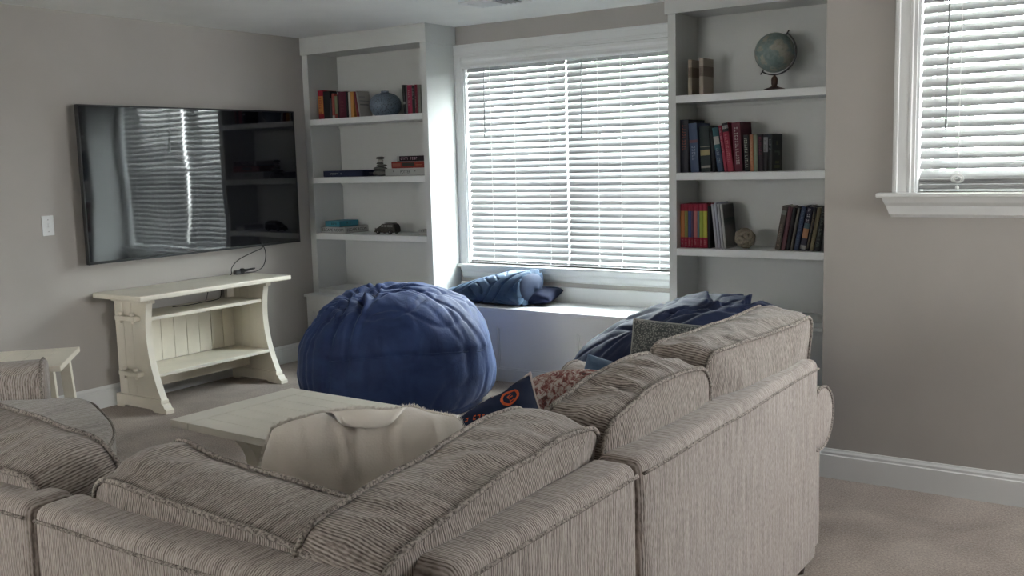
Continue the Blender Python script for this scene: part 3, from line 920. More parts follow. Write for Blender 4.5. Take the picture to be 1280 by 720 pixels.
# ================================================================== SECTIONAL SOFA
def sofa_unit(label, loc_, rz, Lx, depth, arms=(), seats=1, seed=1, ztop=0.762, backs=True, group=None):
    """local: X along the back, Y from the rear face forwards, Z up"""
    t = empty('sectional_sofa', label, 'sofa', loc_, rz, group)
    bt = 0.125
    bm = B(0.003, Lx-0.003, 0, bt, 0.035, ztop, bev=0.030, seg=4)
    bmesh.ops.subdivide_edges(bm, edges=[e for e in bm.edges if e.calc_length() > 0.3], cuts=14, use_grid_fill=True)
    for v in bm.verts:
        v.co += Vector((0, noise.noise(v.co*3.1+Vector((seed, 0, 0)))*0.007, noise.noise(v.co*2.3+Vector((0, seed, 0)))*0.005 if v.co.z > 0.5 else 0))
    obj('backrest', bm, SOFA, t, True)
    pts = [(0.018+(Lx-0.036)*i/40, noise.noise(Vector((0.018+(Lx-0.036)*i/40, 0, ztop-0.033))*3.1+Vector((seed, 0, 0)))*0.007-0.0005, ztop-0.033) for i in range(41)]
    obj('top_seam', tube(bmesh.new(), pts, 0.0045, 6), PIPE, t, True)
    obj('seat_base', B(0.003, Lx-0.003, bt, depth-0.04, 0.035, 0.30, bev=0.012), SOFA, t)
    w_ = (Lx-0.01)/seats
    for i in range(seats):
        sc = obj('seat_cushion', B(0.005+i*w_+0.003, 0.005+(i+1)*w_-0.003, bt+0.004, depth, 0.302, 0.475, bev=0.045, seg=4), SOFAD, t, True)
    for x in (0.07, Lx-0.07):
        for y in (0.045, depth-0.10):
            obj('foot', cyl(bmesh.new(), (x, y, 0.0), (x, y, 0.04), 0.02, 0.028), DARKW, t)
    return t
YR0, YR1 = 2.04, 3.41
XO = -1.03
right_u = sofa_unit('greige chenille sofa section at the right end of the sectional, with a rolled arm', (XO, YR0, 0), R(90), YR1-YR0, 0.98, seats=2, seed=2)
corner_u = sofa_unit('greige chenille corner section where the two runs of the sectional meet', (-2.04, 1.13, 0), 0, 1.01, 0.905, seats=1, seed=3)
# the corner section also has a back along its right side
bm = B(1.01-0.125, 1.007, 0.19, 0.905, 0.035, 0.762, bev=0.030, seg=4)
bmesh.ops.subdivide_edges(bm, edges=[e for e in bm.edges if e.calc_length() > 0.3], cuts=14, use_grid_fill=True)
bm.transform(Matrix.Identity(4))
cb = obj('backrest', bm, chenille('greige_chenille_side', (0.15, 0.122, 0.108), (0.35, 0.303, 0.273), (0.50, 0.448, 0.41), swap=True), corner_u, True)
m_ = cb.data.materials[0]
obj('top_seam', tube(bmesh.new(), [(1.0055, 0.06+0.84*i/20, 0.730) for i in range(21)], 0.0055, 6), PIPE, corner_u, True)

# right arm (roll) in the right unit's frame: local x beyond the unit's length
Lr = YR1-YR0
def arm_on(t, x0, w_, depth, zr, rr, y_start=0.0, seed=1):
    """rolled arm whose roll lies along local Y"""
    bm = B(x0, x0+w_, y_start+0.02, depth, 0.035, zr, bev=0.012)
    obj('arm_panel', bm, SOFA, t, True)
    n = 28; bm = bmesh.new(); rings = []
    y_start += 0.0
    ys = [y_start-0.012, y_start-0.008, y_start+0.01]+[y_start+0.03+(depth-y_start-0.04)*i/14 for i in range(15)]+[depth+0.006, depth+0.012]
    cx, cz = x0+w_*0.5+0.02, zr
    for k, y in enumerate(ys):
        f = 1.0
        if k == 0 or k == len(ys)-1: f = 0.86
        elif k == 1 or k == len(ys)-2: f = 0.97
        rings.append([bm.verts.new((cx+rr*1.22*f*math.cos(2*PI*i/n), y, cz+rr*f*math.sin(2*PI*i/n)+noise.noise(Vector((y*5, i*0.3, seed)))*0.004)) for i in range(n)])
    for a, b in zip(rings, rings[1:]):
        for i in range(n): bm.faces.new((a[i], a[(i+1) % n], b[(i+1) % n], b[i]))
    bm.faces.new(rings[0][::-1]); bm.faces.new(rings[-1])
    o = obj('arm', bm, SOFA, t, True)
    for y in (y_start-0.008, depth+0.008):
        obj('piping', tube(bmesh.new(), [(cx+rr*1.22*math.cos(2*PI*i/24), y, cz+rr*math.sin(2*PI*i/24)) for i in range(24)], 0.006, 6, True), PIPE, o, True)
arm_on(right_u, Lr-0.075, 0.22, 1.02, 0.535, 0.112, y_start=0.015)

left_u = sofa_unit('greige chenille sofa section at the left with a rounded front and a left arm', (-3.30, 1.13, 0), 0, 1.257, 0.90, seats=1, seed=4)
# rounded wedge seat bulging towards the coffee table
def blob_seat(parent, org):
    pts = [(-4.12, 2.42), (-4.05, 2.50), (-3.92, 2.50), (-3.75, 2.43), (-3.55, 2.34), (-3.38, 2.24), (-3.24, 2.12), (-3.15, 1.98), (-3.14, 1.92), (-3.30, 1.85), (-3.6, 1.6), (-4.2, 1.2), (-4.75, 1.75), (-4.45, 2.12)]
    cx = sum(p[0] for p in pts)/len(pts); cy = sum(p[1] for p in pts)/len(pts)
    P = smooth_path([(a, b, 0) for a, b in pts+[pts[0]]], 5)[:-1]
    lay = [(0.0, 0.505), (0.5, 0.505), (0.82, 0.500), (0.93, 0.490), (0.975, 0.472), (1.0, 0.44), (1.003, 0.40), (0.99, 0.345), (0.95, 0.305), (0.0, 0.302)]
    bm = bmesh.new(); rings = []
    for s, z in lay:
        if s == 0: rings.append([bm.verts.new((cx-org[0], cy-org[1], z))])
        else: rings.append([bm.verts.new((cx+(p.x-cx)*s-org[0], cy+(p.y-cy)*s-org[1], z+(noise.noise(Vector((p.x*4*s, p.y*4*s, 1)))*0.010 if z > 0.4 else 0))) for p in P])
    n = len(P)
    for a, b in zip(rings, rings[1:]):
        for i in range(n):
            j = (i+1) % n
            if len(a) == 1: bm.faces.new((a[0], b[j], b[i]))
            elif len(b) == 1: bm.faces.new((a[i], a[j], b[0]))
            else: bm.faces.new((a[i], a[j], b[j], b[i]))
    o = obj('seat_cushion', bm, SOFAD, parent, True)
    obj('piping', tube(bmesh.new(), [(cx+(p.x-cx)*0.992-org[0], cy+(p.y-cy)*0.992-org[1], 0.466) for p in P], 0.007, 6, True), PIPE, o, True)
    bm = bmesh.new(); A = []; Bq = []
    for p in P:
        A.append((cx+(p.x-cx)*0.95-org[0], cy+(p.y-cy)*0.95-org[1]))
    prism(bm, A, 2, 0.035, 0.301)
    obj('seat_base', bm, SOFA, parent, True)
blob_seat(left_u, (-3.30, 1.13))
# angled left arm: box with rounded top, end panel towards the window
def left_arm(parent, org):
    e = Vector((-4.165, 2.43, 0)); d = Vector((-0.62, -0.785, 0)).normalized(); nrm = Vector((-d.y, d.x, 0))
    if nrm.x > 0: nrm = -nrm
    Ld, wd = 1.0, 0.20
    prof = [(0, 0.04), (0, 0.56), (0.006, 0.59), (0.028, 0.618), (0.065, 0.632), (0.135, 0.632), (0.172, 0.618), (0.194, 0.59), (0.2, 0.56), (0.2, 0.04)]
    bm = bmesh.new(); rings = []
    for k, f in ((0.0, 0.95), (0.010, 0.99), (0.03, 1.0), (0.3, 1.0), (0.6, 1.0), (Ld, 1.0)):
        rings.append([bm.verts.new(e+d*k+nrm*((w_-0.1)*f+0.1)+Vector((0, 0, 0.04+(z-0.04)*(0.994 if f < 1 else 1)))-Vector((org[0], org[1], 0))) for w_, z in prof])
    for a, b in zip(rings, rings[1:]):
        for i in range(len(prof)-1): bm.faces.new((a[i], a[i+1], b[i+1], b[i]))
    bm.faces.new(rings[0]); bm.faces.new(rings[-1][::-1])
    o = obj('arm', bm, SOFA, parent, True)
    obj('piping', tube(bmesh.new(), [tuple(e+d*0.012+nrm*(w_)+Vector((0, 0, z+0.003))-Vector((org[0], org[1], 0))) for w_, z in prof], 0.0065, 6), PIPE, o, True)
left_arm(left_u, (-3.30, 1.13))

# back cushions -----------------------------------------------------
def place(o, loc_, rot): o.location = loc_; o.rotation_euler = rot; return o
# parents have their own frames: right unit X->world Y, Y->world -X
c = boxed_cushion(right_u, 0.60, 0.44, 0.175, 11, SOFAC, rc=0.06, sag=-0.012, gather=0.018, lumps=0.020, top_round=0.015)
place(c, (0.345, 0.210, 0.655), (R(7), R(-5), R(-3)))
c = boxed_cushion(right_u, 0.78, 0.44, 0.18, 12, SOFAC, rc=0.05, sag=0.0, gather=0.012, lumps=0.018, top_round=-0.01)
place(c, (1.020, 0.185, 0.685), (R(7), R(-1), R(-4)))
c = boxed_cushion(corner_u, 0.84, 0.40, 0.20, 13, SOFAC, rc=0.07, sag=-0.01, gather=0.010, lumps=0.022, top_round=0.01)
place(c, (0.775, 0.53, 0.625), (R(7), R(-4), R(93)))
c = boxed_cushion(corner_u, 0.82, 0.40, 0.19, 14, SOFAC, rc=0.07, sag=0.004, gather=0.008, lumps=0.018, top_round=0.015, kink=0.022)
place(c, (0.47, 0.220, 0.604), (R(8), R(4.5), 0))
c = boxed_cushion(left_u, 0.80, 0.40, 0.19, 15, SOFAC, rc=0.07, sag=0.0, gather=0.008, lumps=0.018, top_round=0.02)
place(c, (0.80, 0.22, 0.625), (R(14), R(1), R(-3)))
c = boxed_cushion(left_u, 0.80, 0.38, 0.19, 16, SOFAC, rc=0.07, sag=0.0, gather=0.008, lumps=0.018, top_round=0.04)
place(c, (0.00, 0.36, 0.605), (R(9), R(0), R(-16)))

# throw pillows -----------------------------------------------------
wp, S = pillow('floor_pillow', 'large off-white plush pillow with a carry handle, propped in the corner of the sectional', 0.56, 0.50, 0.24, WFAB, (-1.66, 1.79, 0.615), (R(-8), R(1), R(43)), 3, None, 0.0, 0.012, nn=80, rnd_c=0.55, gath=0.020)
# handle: a flat ribbon arched over the top edge
bm = bmesh.new(); rows = []
for i in range(15):
    u_ = -0.42+0.84*i/14
    a = S(u_*1.05, 0.985, -1)+Vector((0, -0.012, 0.007))
    b_ = S(u_*0.72, 0.985-0.13*max(0, math.cos(u_/0.42*PI/2))**0.3, -1)+Vector((0, -0.016, 0))
    rows.append((bm.verts.new(a), bm.verts.new(b_), bm.verts.new(b_+Vector((0, 0.004, 0))), bm.verts.new(a+Vector((0, 0.004, 0)))))
for a, b_ in zip(rows, rows[1:]):
    for k in range(4): bm.faces.new((a[k], a[(k+1) % 4], b_[(k+1) % 4], b_[k]))
bm.faces.new(rows[0][::-1]); bm.faces.new(rows[-1])
obj('carry_handle', bm, WFAB2, wp, True)
# fleece showing round the top edge
rnd = random.Random(2); bm = bmesh.new()
for i in range(2600):
    u_ = rnd.uniform(-1, 1); v_ = rnd.choice((rnd.uniform(0.93, 1.0), 1.0))
    if rnd.random() < 0.35: u_, v_ = (1.0, rnd.uniform(-0.3, 1)) if rnd.random() < 0.5 else (-1.0, rnd.uniform(0.0, 1))
    p = S(u_, v_, 1); dr = Vector((u_*0.5*abs(u_)**3+rnd.gauss(0, .35), rnd.uniform(0.0, 0.9), v_*0.8+rnd.gauss(0, .35))).normalized()*rnd.uniform(0.005, 0.013)
    s = dr.orthogonal().normalized()*0.0014
    bm.faces.new([bm.verts.new(p-s), bm.verts.new(p+s), bm.verts.new(p+dr)])
fl = obj('fleece_edge', bm, WFAB2, wp); fl['kind'] = 'stuff'

TEAMN = mat('team_navy', (0.010, 0.017, 0.045), 0.8, 0.2)
ORANGE = mat('orange_print', (0.55, 0.10, 0.035), 0.8, 0.2)
PINK = mat('pale_print', (0.50, 0.33, 0.28), 0.8, 0.2)
tp, S = pillow('throw_pillow', 'navy throw pillow with orange printed emblems and pale piping on the seat of the sectional', 0.38, 0.38, 0.17, TEAMN, (-1.73, 2.46, 0.595), (R(-42), R(-36), R(12)), 5, mat('pale_piping', (0.5, 0.42, 0.38), 0.8), 0.22, 0.016)
def print_on(par, S, bmt, cu, cv, W, Hh, rot, m, nm, side=-1):
    ca, sa = math.cos(rot), math.sin(rot)
    for v in bmt.verts:
        x, z = v.co.x*ca-v.co.z*sa, v.co.x*sa+v.co.z*ca
        d = v.co.y
        u_ = max(-0.97, min(0.97, cu+x/(W/2))); v_ = max(-0.97, min(0.97, cv+z/(Hh/2)))
        p = S(u_, v_, side); v.co = p+Vector((0, side*0.002+d*0.5, 0))
    return obj(nm, bmt, m, par)
for cu, cv, s, w_, mm, rr in ((0.55, 0.55, 'O', 0.10, ORANGE, 0.2), (0.55, 0.55, 'E', 0.05, ORANGE, 0.2), (-0.15, 0.50, 5, 0.022, ORANGE, -0.5), (0.20, 0.15, 2, 0.020, PINK, 0.1), (0.3, 0.85, 2, 0.020, PINK, 0.3), (-0.85, 0.2, 3, 0.05, ORANGE, 0.2), (-0.3, -0.2, 5, 0.022, PINK, 0.3)):
    print_on(tp, S, text_bm(s, w_) if isinstance(s, str) else line_bm(s, w_, int(cu*100)), cu, cv, 0.38, 0.38, rr, mm, 'printed_emblem')
pillow('throw_pillow', 'rose and cream patterned throw pillow leaning against the sectional back cushions', 0.40, 0.36, 0.15, FLORAL, (-1.66, 2.80, 0.61), (R(-35), R(-8), R(15)), 7, None, 0.04, 0.008, rnd_c=0.6)
pillow('throw_pillow', 'grey knitted throw pillow near the right arm of the sectional', 0.38, 0.40, 0.13, KNIT, (-1.46, 3.20, 0.69), (R(-22), R(3), R(14)), 8, mat('grey_knit_edge', (0.3, 0.3, 0.28), 0.9), 0.08, 0.008)
pillow('throw_pillow', 'small blue-grey patterned pillow tucked in front of the grey knitted one', 0.28, 0.28, 0.10, QUILT, (-1.66, 3.08, 0.62), (R(-30), R(10), R(15)), 9, None, 0.08, 0.008)

# ================================================================== BEAN BAGS
def beanbag(label, loc_, rx, ry, h, m, seed, rz=0.0, ztilt=0.0, fold=0.03, top_dent=0.06, tuck=(0.1, 0.0), nseg=260, nring=140, e=2.6):
    t = empty('bean_bag', label, 'bean bag', loc_, rz)
    bm = bmesh.new(); rings = []
    rg_ = random.Random(int(seed*10)); grooves = []
    for k in range(26):
        q_ = rg_.random(); o2 = (tuck[0], tuck[1]) if q_ < 0.6 else (tuck[0]+rg_.uniform(-.25, .2), tuck[1]+rg_.uniform(-.2, .25))
        grooves.append((o2[0], o2[1], rg_.uniform(-PI, PI), rg_.uniform(-1.6, 1.6), rg_.uniform(0.010, 0.024), rg_.uniform(0.01, 0.12), rg_.uniform(0.18, 0.55), rg_.uniform(0.25, 0.7)))
    def P(th, ph):
        # ph 0 bottom .. PI top
        cz = -math.cos(ph); sr = math.sin(ph)
        ee = 7.0 if cz < 0 else e
        r = abs(sr)**(2/ee); z = spow(cz, 2/ee)
        zz = (z*0.5+0.5)
        if zz < 0.04: zz = zz*0.3
        x = rx*r*math.cos(th); y = ry*r*math.sin(th)
        # belly lower than the middle
        k = 1+0.05*math.sin(PI*min(1, zz*1.35))-0.10*zz**3
        x *= k; y *= k
        Z = h*zz
        up_ = max(0, (zz-0.45)/0.55)
        Z -= top_dent*math.exp(-((x-tuck[0])**2+(y-tuck[1])**2)/0.035)*up_
        Z += ztilt*x*zz
        # folds pulled towards the top tuck
        dx_, dy_ = x-tuck[0], y-tuck[1]
        ang = math.atan2(dy_, dx_); rad = math.hypot(dx_, dy_)
        w1 = noise.noise(Vector((math.cos(ang)*3.0, math.sin(ang)*3.0, seed)))
        cx_, sx_ = math.cos(ang), math.sin(ang)
        wv = noise.noise(Vector((x*2.5, y*2.5, Z*2.5+seed)))*0.5
        fade = min(1.0, rad/0.16)
        w2 = noise.noise(Vector((x*1.9+5, y*1.9, Z*1.9-seed)))*0.9
        c1 = max(0, 1-abs(noise.noise(Vector((x*1.5+w2, y*4.0+x*1.6+w2, Z*1.6+seed))))*6.0)
        c2 = max(0, 1-abs(noise.noise(Vector((x*4.2-y*2.2+w2, y*1.5+x*0.8, Z*2.0+seed*2))))*7.0)
        c3 = max(0, 1-abs(noise.noise(Vector((x*3.4+wv, y*3.4, Z*3.4+seed*3))))*7.0)
        c5 = noise.noise(Vector((x*9+w2*2, y*20+x*6, Z*7)))
        big = noise.noise(Vector((x*2.6, y*2.6, Z*2.6+seed)))
        side = 1-up_
        c4 = max(0, 1-abs(noise.noise(Vector((cx_*5.5, sx_*5.5, Z*2.0+seed+wv))))*3.5)
        amp = fold*(1 if zz > 0.05 else 0)
        d = amp*(0.10*c5*(0.4+0.6*up_)+0.60*big-(0.30*c1**2+0.22*c2**2)*(0.10+0.90*up_)-0.25*c3**2*(0.2+0.8*up_)-0.20*c4**2*side)
        for (gx, gy, ga, cv, gw, r0, r1, dep) in grooves:
            ax_, ay_ = x-gx, y-gy; rr = math.hypot(ax_, ay_)
            da = (math.atan2(ay_, ax_)-ga-cv*rr+PI) % (2*PI)-PI
            if abs(da) > 1.2: continue
            s_ = da*rr/gw
            win = min(1, max(0, (rr-r0)/0.05))*min(1, max(0, (r1-rr)/0.15))
            d += amp*dep*win*up_**0.5*(0.55*math.exp(-(s_-1.6)**2)-math.exp(-s_*s_))
        nrm = Vector((x/rx**2, y/ry**2, (zz-0.45)*2.4/h)).normalized()
        p = Vector((x, y, Z))+nrm*d
        p += Vector((noise.noise(p*1.7+Vector((seed, 0, 0))), noise.noise(p*1.7+Vector((0, seed, 0))), 0))*0.03
        # the side band is drawn in under the seam
        if 0.44 < zz < 0.50: pass
        p += nrm*(-0.016*math.exp(-((zz-seam(th))/0.022)**2))
        if p.z < 0.002: p.z = 0.002
        return p
    def seam(th): return 0.50+0.05*math.sin(th*2+seed)
    for j in range(1, nring):
        ph = PI*j/nring
        rings.append([bm.verts.new(P(2*PI*i/nseg, ph)) for i in range(nseg)])
    b0 = bm.verts.new(P(0, 0.0)); b1 = bm.verts.new(P(0, PI))
    for a, b in zip(rings, rings[1:]):
        for i in range(nseg): bm.faces.new((a[i], a[(i+1) % nseg], b[(i+1) % nseg], b[i]))
    for i in range(nseg):
        bm.faces.new((b0, rings[0][(i+1) % nseg], rings[0][i])); bm.faces.new((b1, rings[-1][i], rings[-1][(i+1) % nseg]))
    obj('cover', bm, m, t, True)
    # seam welt round the side
    pts = []
    for i in range(120):
        th = 2*PI*i/120
        zt = seam(th)
        q = 2*zt-1
        ph = math.acos(max(-1, min(1, -spow(q, (7.0 if q < 0 else e)/2))))
        pts.append(P(th, ph))
    obj('seam', tube(bmesh.new(), pts, 0.005, 6, True), m, t, True)
    return t
beanbag('large round blue suede bean bag beside the window seat', (-3.98, 4.60, 0), 0.575, 0.575, 0.74, BLUE, 3, tuck=(-0.12, -0.22), fold=0.060, top_dent=0.03, e=2.6)
beanbag('navy bean bag slumped between the right-hand bookcase and the sofa arm', (-1.96, 4.32, 0), 0.60, 0.52, 0.80, NAVY, 9, ztilt=0.24, tuck=(0.35, -0.12), fold=0.055, top_dent=0.0, rz=0, e=2.5)

# ================================================================== PILLOW ON THE SEAT
def quilted():
    t = empty('quilted_pillow', 'slate blue quilted pillow with a chevron stitch lying on the window seat', 'pillow', (-3.995, 5.60, 0.499), R(-3))
    Lx = 0.74; NX, NT = 200, 150
    def sec(u_):
        hh = 0.045+0.190*math.sin(min(1.0, (u_*0.93+0.06))*PI/2)**1.05
        return hh
    def P(i, j):
        u_ = i/NX; th = 2*PI*j/NT
        hh = sec(u_); dd = 0.15
        ey = spow(math.cos(th), 0.75)*dd; ez = spow(math.sin(th), 0.75)*hh/2
        end = min(1.0, (u_+0.004)/0.10)**0.5*min(1.0, (1.004-u_)/0.030)**0.35
        x = -Lx/2+Lx*u_; y = ey*end; z = hh/2+ez*end
        # top leans towards the window at the right
        y += 0.05*(z/0.24)*u_
        s = th/(2*PI)*0.62; a = x
        # quilting: zigzag lines of stitches
        q1 = abs(((a+s)/0.085) % 1-0.5)*2; q2 = abs(((a-s)/0.085) % 1-0.5)*2
        band = int(((a*0.6+s*1.0)/0.12)) % 2
        q = q1 if band else q2
        st = math.exp(-((1-q)/0.20)**2)
        n_ = Vector((0, math.cos(th)/dd, math.sin(th)/(hh/2))).normalized()
        p = Vector((x, y, z))+n_*(-0.016*st+0.006*noise.noise(Vector((a*9, th*2, 3))))*end
        if p.z < 0.0: p.z = 0.0
        return p
    bm = bmesh.new(); rings = [[bm.verts.new(P(i, j)) for j in range(NT)] for i in range(NX+1)]
    for a, b in zip(rings, rings[1:]):
        for j in range(NT): bm.faces.new((a[j], a[(j+1) % NT], b[(j+1) % NT], b[j]))
    bm.faces.new(rings[0][::-1]); bm.faces.new(rings[-1])
    o = obj('quilted_cover', bm, QUILT, t, True)
    # folded rim at the open right end and the darker insert inside it
    rim = [P(NX, j) for j in range(0, NT, 2)]
    obj('stitched_rim', tube(bmesh.new(), [p+Vector((-0.012+0.010*(p.z/0.24), 0, 0)) for p in rim], 0.008, 8, True), QUILT, t, True)
    bm = bmesh.new(); n = 26; rr = []
    for k in range(9):
        f = math.sqrt(max(0, 1-(k/8)**2)); xx = Lx/2-0.02+0.065*(k/8)
        rr.append([bm.verts.new((xx-0.03*(1-math.sin(2*PI*i/n))*0.4, 0.135*f*spow(math.cos(2*PI*i/n), 0.85)+0.02, 0.112+0.103*f*spow(math.sin(2*PI*i/n), 0.85))) for i in range(n)])
    for a, b in zip(rr, rr[1:]):
        for i in range(n): bm.faces.new((a[i], a[(i+1) % n], b[(i+1) % n], b[i]))
    obj('insert', bm, mat('slate_insert', (0.022, 0.034, 0.07), 0.8), t, True, label='plain slate blue insert')
quilted()
pillow('small_pillow', 'small dark navy pillow half hidden behind the quilted one on the window seat', 0.30, 0.26, 0.09, DARKNAVY, (-3.64, 5.68, 0.556), (R(-82), 0, R(10)), 4, None, 0.05, 0.004, nn=24)

# ================================================================== BOOKS
GB = {}
def book(label, group, x, zs, t, h, col, lean=0.0, d=None, y=5.55, bands=(), title=None, tw=None, cov=None, yaw=0.0, soft=True):
    """x = left foot of the spine, t thickness, h height"""
    d = d or min(0.22, h*0.68)
    e = empty('book', label, 'book', (x, y, zs+0.0008+(t*math.sin(R(lean)) if lean > 0 else 0)), 0, group)
    e.rotation_euler = (0, R(lean), R(yaw))
    m = colm(*col)
    ct = 0.0022
    bm = bmesh.new()
    box(bm, 0, ct, 0, d, 0, h); box(bm, t-ct, t, 0, d, 0, h)
    n = 6
    pts = [(ct*0.5, 0.003)]+[(t*i/n, -0.004*math.sin(PI*i/n)) for i in range(n+1)]+[(t-ct*0.5, 0.003)]
    pts = [(t*i/n, -0.004*math.sin(PI*i/n)) for i in range(n+1)]+[(t, 0.002), (0, 0.002)]
    prism(bm, pts, 2, 0, h)
    obj('cover', bm, m, e)
    obj('pages', B(ct, t-ct, 0.002, d-0.004, 0.003, h-0.003), PAGES, e)
    for k, (a, b, c2) in enumerate(bands):
        pts = [(t*i/n, -0.004*math.sin(PI*i/n)-0.0005) for i in range(n+1)]+[(t, 0.002), (0, 0.002)]
        obj('spine_band', prism(bmesh.new(), pts, 2, a*h, b*h), colm(*c2), e)
    if title:
        a, b, c2 = title
        w_ = tw or t*0.42
        o = obj('title_lettering', marks(w_, (b-a)*h, max(5, int((b-a)*h/(w_*0.75))), int((x+9)*1000)), colm(*c2), e)
        o.location = (t/2, -0.0050, (a+b)/2*h)
    if cov:   # print on the cover that faces right
        for a, b, c0, c1, c2 in cov:
            obj('cover_print', B(t, t+0.0006, c0*d, c1*d, a*h, b*h), colm(*c2), e)
    return e
K = (0.012, 0.012, 0.014)
GL = 'books on the top shelf of the corner bookcase'
z = LZ[0]
def bl(*a, **k): return book(a[0], GL, a[1], z, *a[2:], **k)
bl('red and yellow spined book, leftmost on the top shelf beside the blue vase', -5.478, 0.050, 0.215, (0.30, 0.012, 0.03), bands=[(0.18, 0.80, (0.55, 0.22, 0.06))], title=(0.2, 0.78, (0.35, 0.03, 0.03)))
bl('thick black book right of the red and yellow one', -5.424, 0.066, 0.205, K)
bl('thin charcoal paperback beside the thick black book', -5.355, 0.014, 0.150, (0.05, 0.05, 0.06))
bl('slim coral-red paperback on the top shelf', -5.338, 0.026, 0.185, (0.34, 0.07, 0.055), bands=[(0.0, 0.12, (0.4, 0.35, 0.3))])
bl('slim pale green paperback next to the coral-red one', -5.309, 0.024, 0.165, (0.22, 0.24, 0.13), bands=[(0.0, 0.2, (0.25, 0.05, 0.04))])
bl('thin black book with pale flecks at the top of its spine', -5.283, 0.014, 0.197, (0.03, 0.02, 0.025), bands=[(0.88, 0.97, (0.3, 0.26, 0.26))])
bl('wide maroon book in the middle of the top shelf row', -5.267, 0.072, 0.193, (0.09, 0.008, 0.025), title=(0.2, 0.8, (0.13, 0.03, 0.04)))
bl('black book between the maroon and the cream one', -5.193, 0.020, 0.188, K)
bl('cream spined paperback on the top shelf', -5.171, 0.020, 0.186, (0.50, 0.47, 0.38))
bl('orange-yellow paperback on the top shelf', -5.149, 0.032, 0.187, (0.48, 0.22, 0.05))
bl('thin red paperback leaning left on the orange-yellow one', -5.092, 0.013, 0.185, (0.28, 0.05, 0.055), lean=-8)
bl('pale grey paperback leaning behind the blue vase, its cover facing right', -5.066, 0.012, 0.190, (0.42, 0.40, 0.38), lean=-9, cov=[(0.45, 0.5, .1, .8, (0.2, 0.2, 0.2)), (0.6, 0.64, .1, .9, (0.25, 0.25, 0.25)), (0.75, 0.8, .1, .6, (0.3, 0.3, 0.3))])
bl('black book with a small white mark, leaning at the right end of the top shelf', -4.642, 0.020, 0.205, K, lean=-4, bands=[(0.34, 0.42, (0.4, 0.4, 0.38))])
bl('slim grey book right of the leaning black one', -4.619, 0.010, 0.196, (0.16, 0.16, 0.16))
bl('crimson book on the right side of the top shelf', -4.606, 0.040, 0.200, (0.26, 0.01, 0.05), title=(0.3, 0.85, (0.4, 0.2, 0.2)))
bl('black book between the crimson and the dark red one', -4.564, 0.024, 0.196, K, title=(0.5, 0.9, (0.4, 0.35, 0.35)))
bl('slim dark red book near the right side panel', -4.538, 0.020, 0.200, (0.20, 0.012, 0.03), title=(0.2, 0.6, (0.4, 0.2, 0.2)))
bl('pale grey-green book tight against the right side panel', -4.514, 0.026, 0.198, (0.20, 0.21, 0.18), title=(0.2, 0.9, (0.12, 0.12, 0.1)))

GR1 = 'linen books beside the globe'
z = RZ[0]
def lin(label, x, t, h, c1, c2):
    return book(label, GR1, x, z, t, h, c1, d=0.15, bands=[(0.50, 0.78, c2)], cov=[(0.50, 0.78, 0.0, 1.0, c2)], title=(0.54, 0.74, (0.10, 0.07, 0.06)), yaw=0)
lin('slim beige linen book on the globe shelf, the left one of the pair', -2.468, 0.024, 0.205, (0.36, 0.30, 0.24), (0.20, 0.155, 0.13))
lin('beige linen book on the globe shelf, the right one with its cover in view', -2.398, 0.026, 0.210, (0.38, 0.32, 0.26), (0.20, 0.155, 0.13))

GR2 = 'books on the middle shelf below the globe'
z = RZ[1]
def br(*a, **k): return book(a[0], GR2, a[1], z, *a[2:], **k)
br('tall black book with dull red lettering, first on the shelf below the globe', -2.520, 0.052, 0.312, (0.010, 0.010, 0.020), d=0.24, title=(0.42, 0.92, (0.20, 0.05, 0.04)))
br('thick blue book with a red swirl on its spine', -2.452, 0.052, 0.288, (0.055, 0.085, 0.16), lean=-3, bands=[(0.60, 0.66, (0.16, 0.07, 0.09))], title=(0.25, 0.56, (0.22, 0.26, 0.34)))
br('dark green book with a gold title block', -2.386, 0.060, 0.270, (0.010, 0.022, 0.022), lean=-3, bands=[(0.36, 0.48, (0.30, 0.26, 0.12)), (0.54, 0.56, (0.2, 0.2, 0.16)), (0.09, 0.14, (0.25, 0.25, 0.22))])
br('thin black book behind the teal one', -2.316, 0.018, 0.240, K, lean=-4)
br('teal and blue book leaning left with a white square', -2.282, 0.034, 0.258, (0.025, 0.10, 0.12), lean=-8, bands=[(0.0, 0.5, (0.025, 0.05, 0.10)), (0.62, 0.80, (0.38, 0.38, 0.36))], title=(0.2, 0.55, (0.2, 0.25, 0.3)))
br('slim pinkish red book leaning beside the teal one', -2.242, 0.018, 0.270, (0.28, 0.03, 0.06), lean=-8, title=(0.4, 0.95, (0.45, 0.3, 0.3)))
br('red book with a white label on its black top', -2.220, 0.036, 0.282, (0.26, 0.015, 0.04), lean=-8, bands=[(0.82, 1.0, K), (0.88, 0.95, (0.55, 0.55, 0.52))], title=(0.15, 0.78, (0.42, 0.14, 0.16)))
br('tall maroon book with a white title, its cover facing right', -2.178, 0.048, 0.282, (0.10, 0.008, 0.024), lean=-4, d=0.18, title=(0.15, 0.92, (0.42, 0.32, 0.32)), cov=[(0.5, 0.6, 0.3, 0.8, (0.03, 0.02, 0.05))])
br('black paperback with ornate white lettering', -2.118, 0.030, 0.208, K, lean=-3, title=(0.1, 0.95, (0.38, 0.40, 0.34)), tw=0.016)
br('slim orange paperback on the middle shelf', -2.084, 0.020, 0.210, (0.40, 0.17, 0.09), lean=-2, title=(0.3, 0.9, (0.5, 0.35, 0.2)))
br('slim pale green book right of the orange one', -2.062, 0.021, 0.210, (0.23, 0.28, 0.20), lean=-2)
br('black book with a dull red spine title on the middle shelf', -2.038, 0.028, 0.209, (0.02, 0.010, 0.016), lean=-1, title=(0.45, 0.95, (0.16, 0.02, 0.05)))
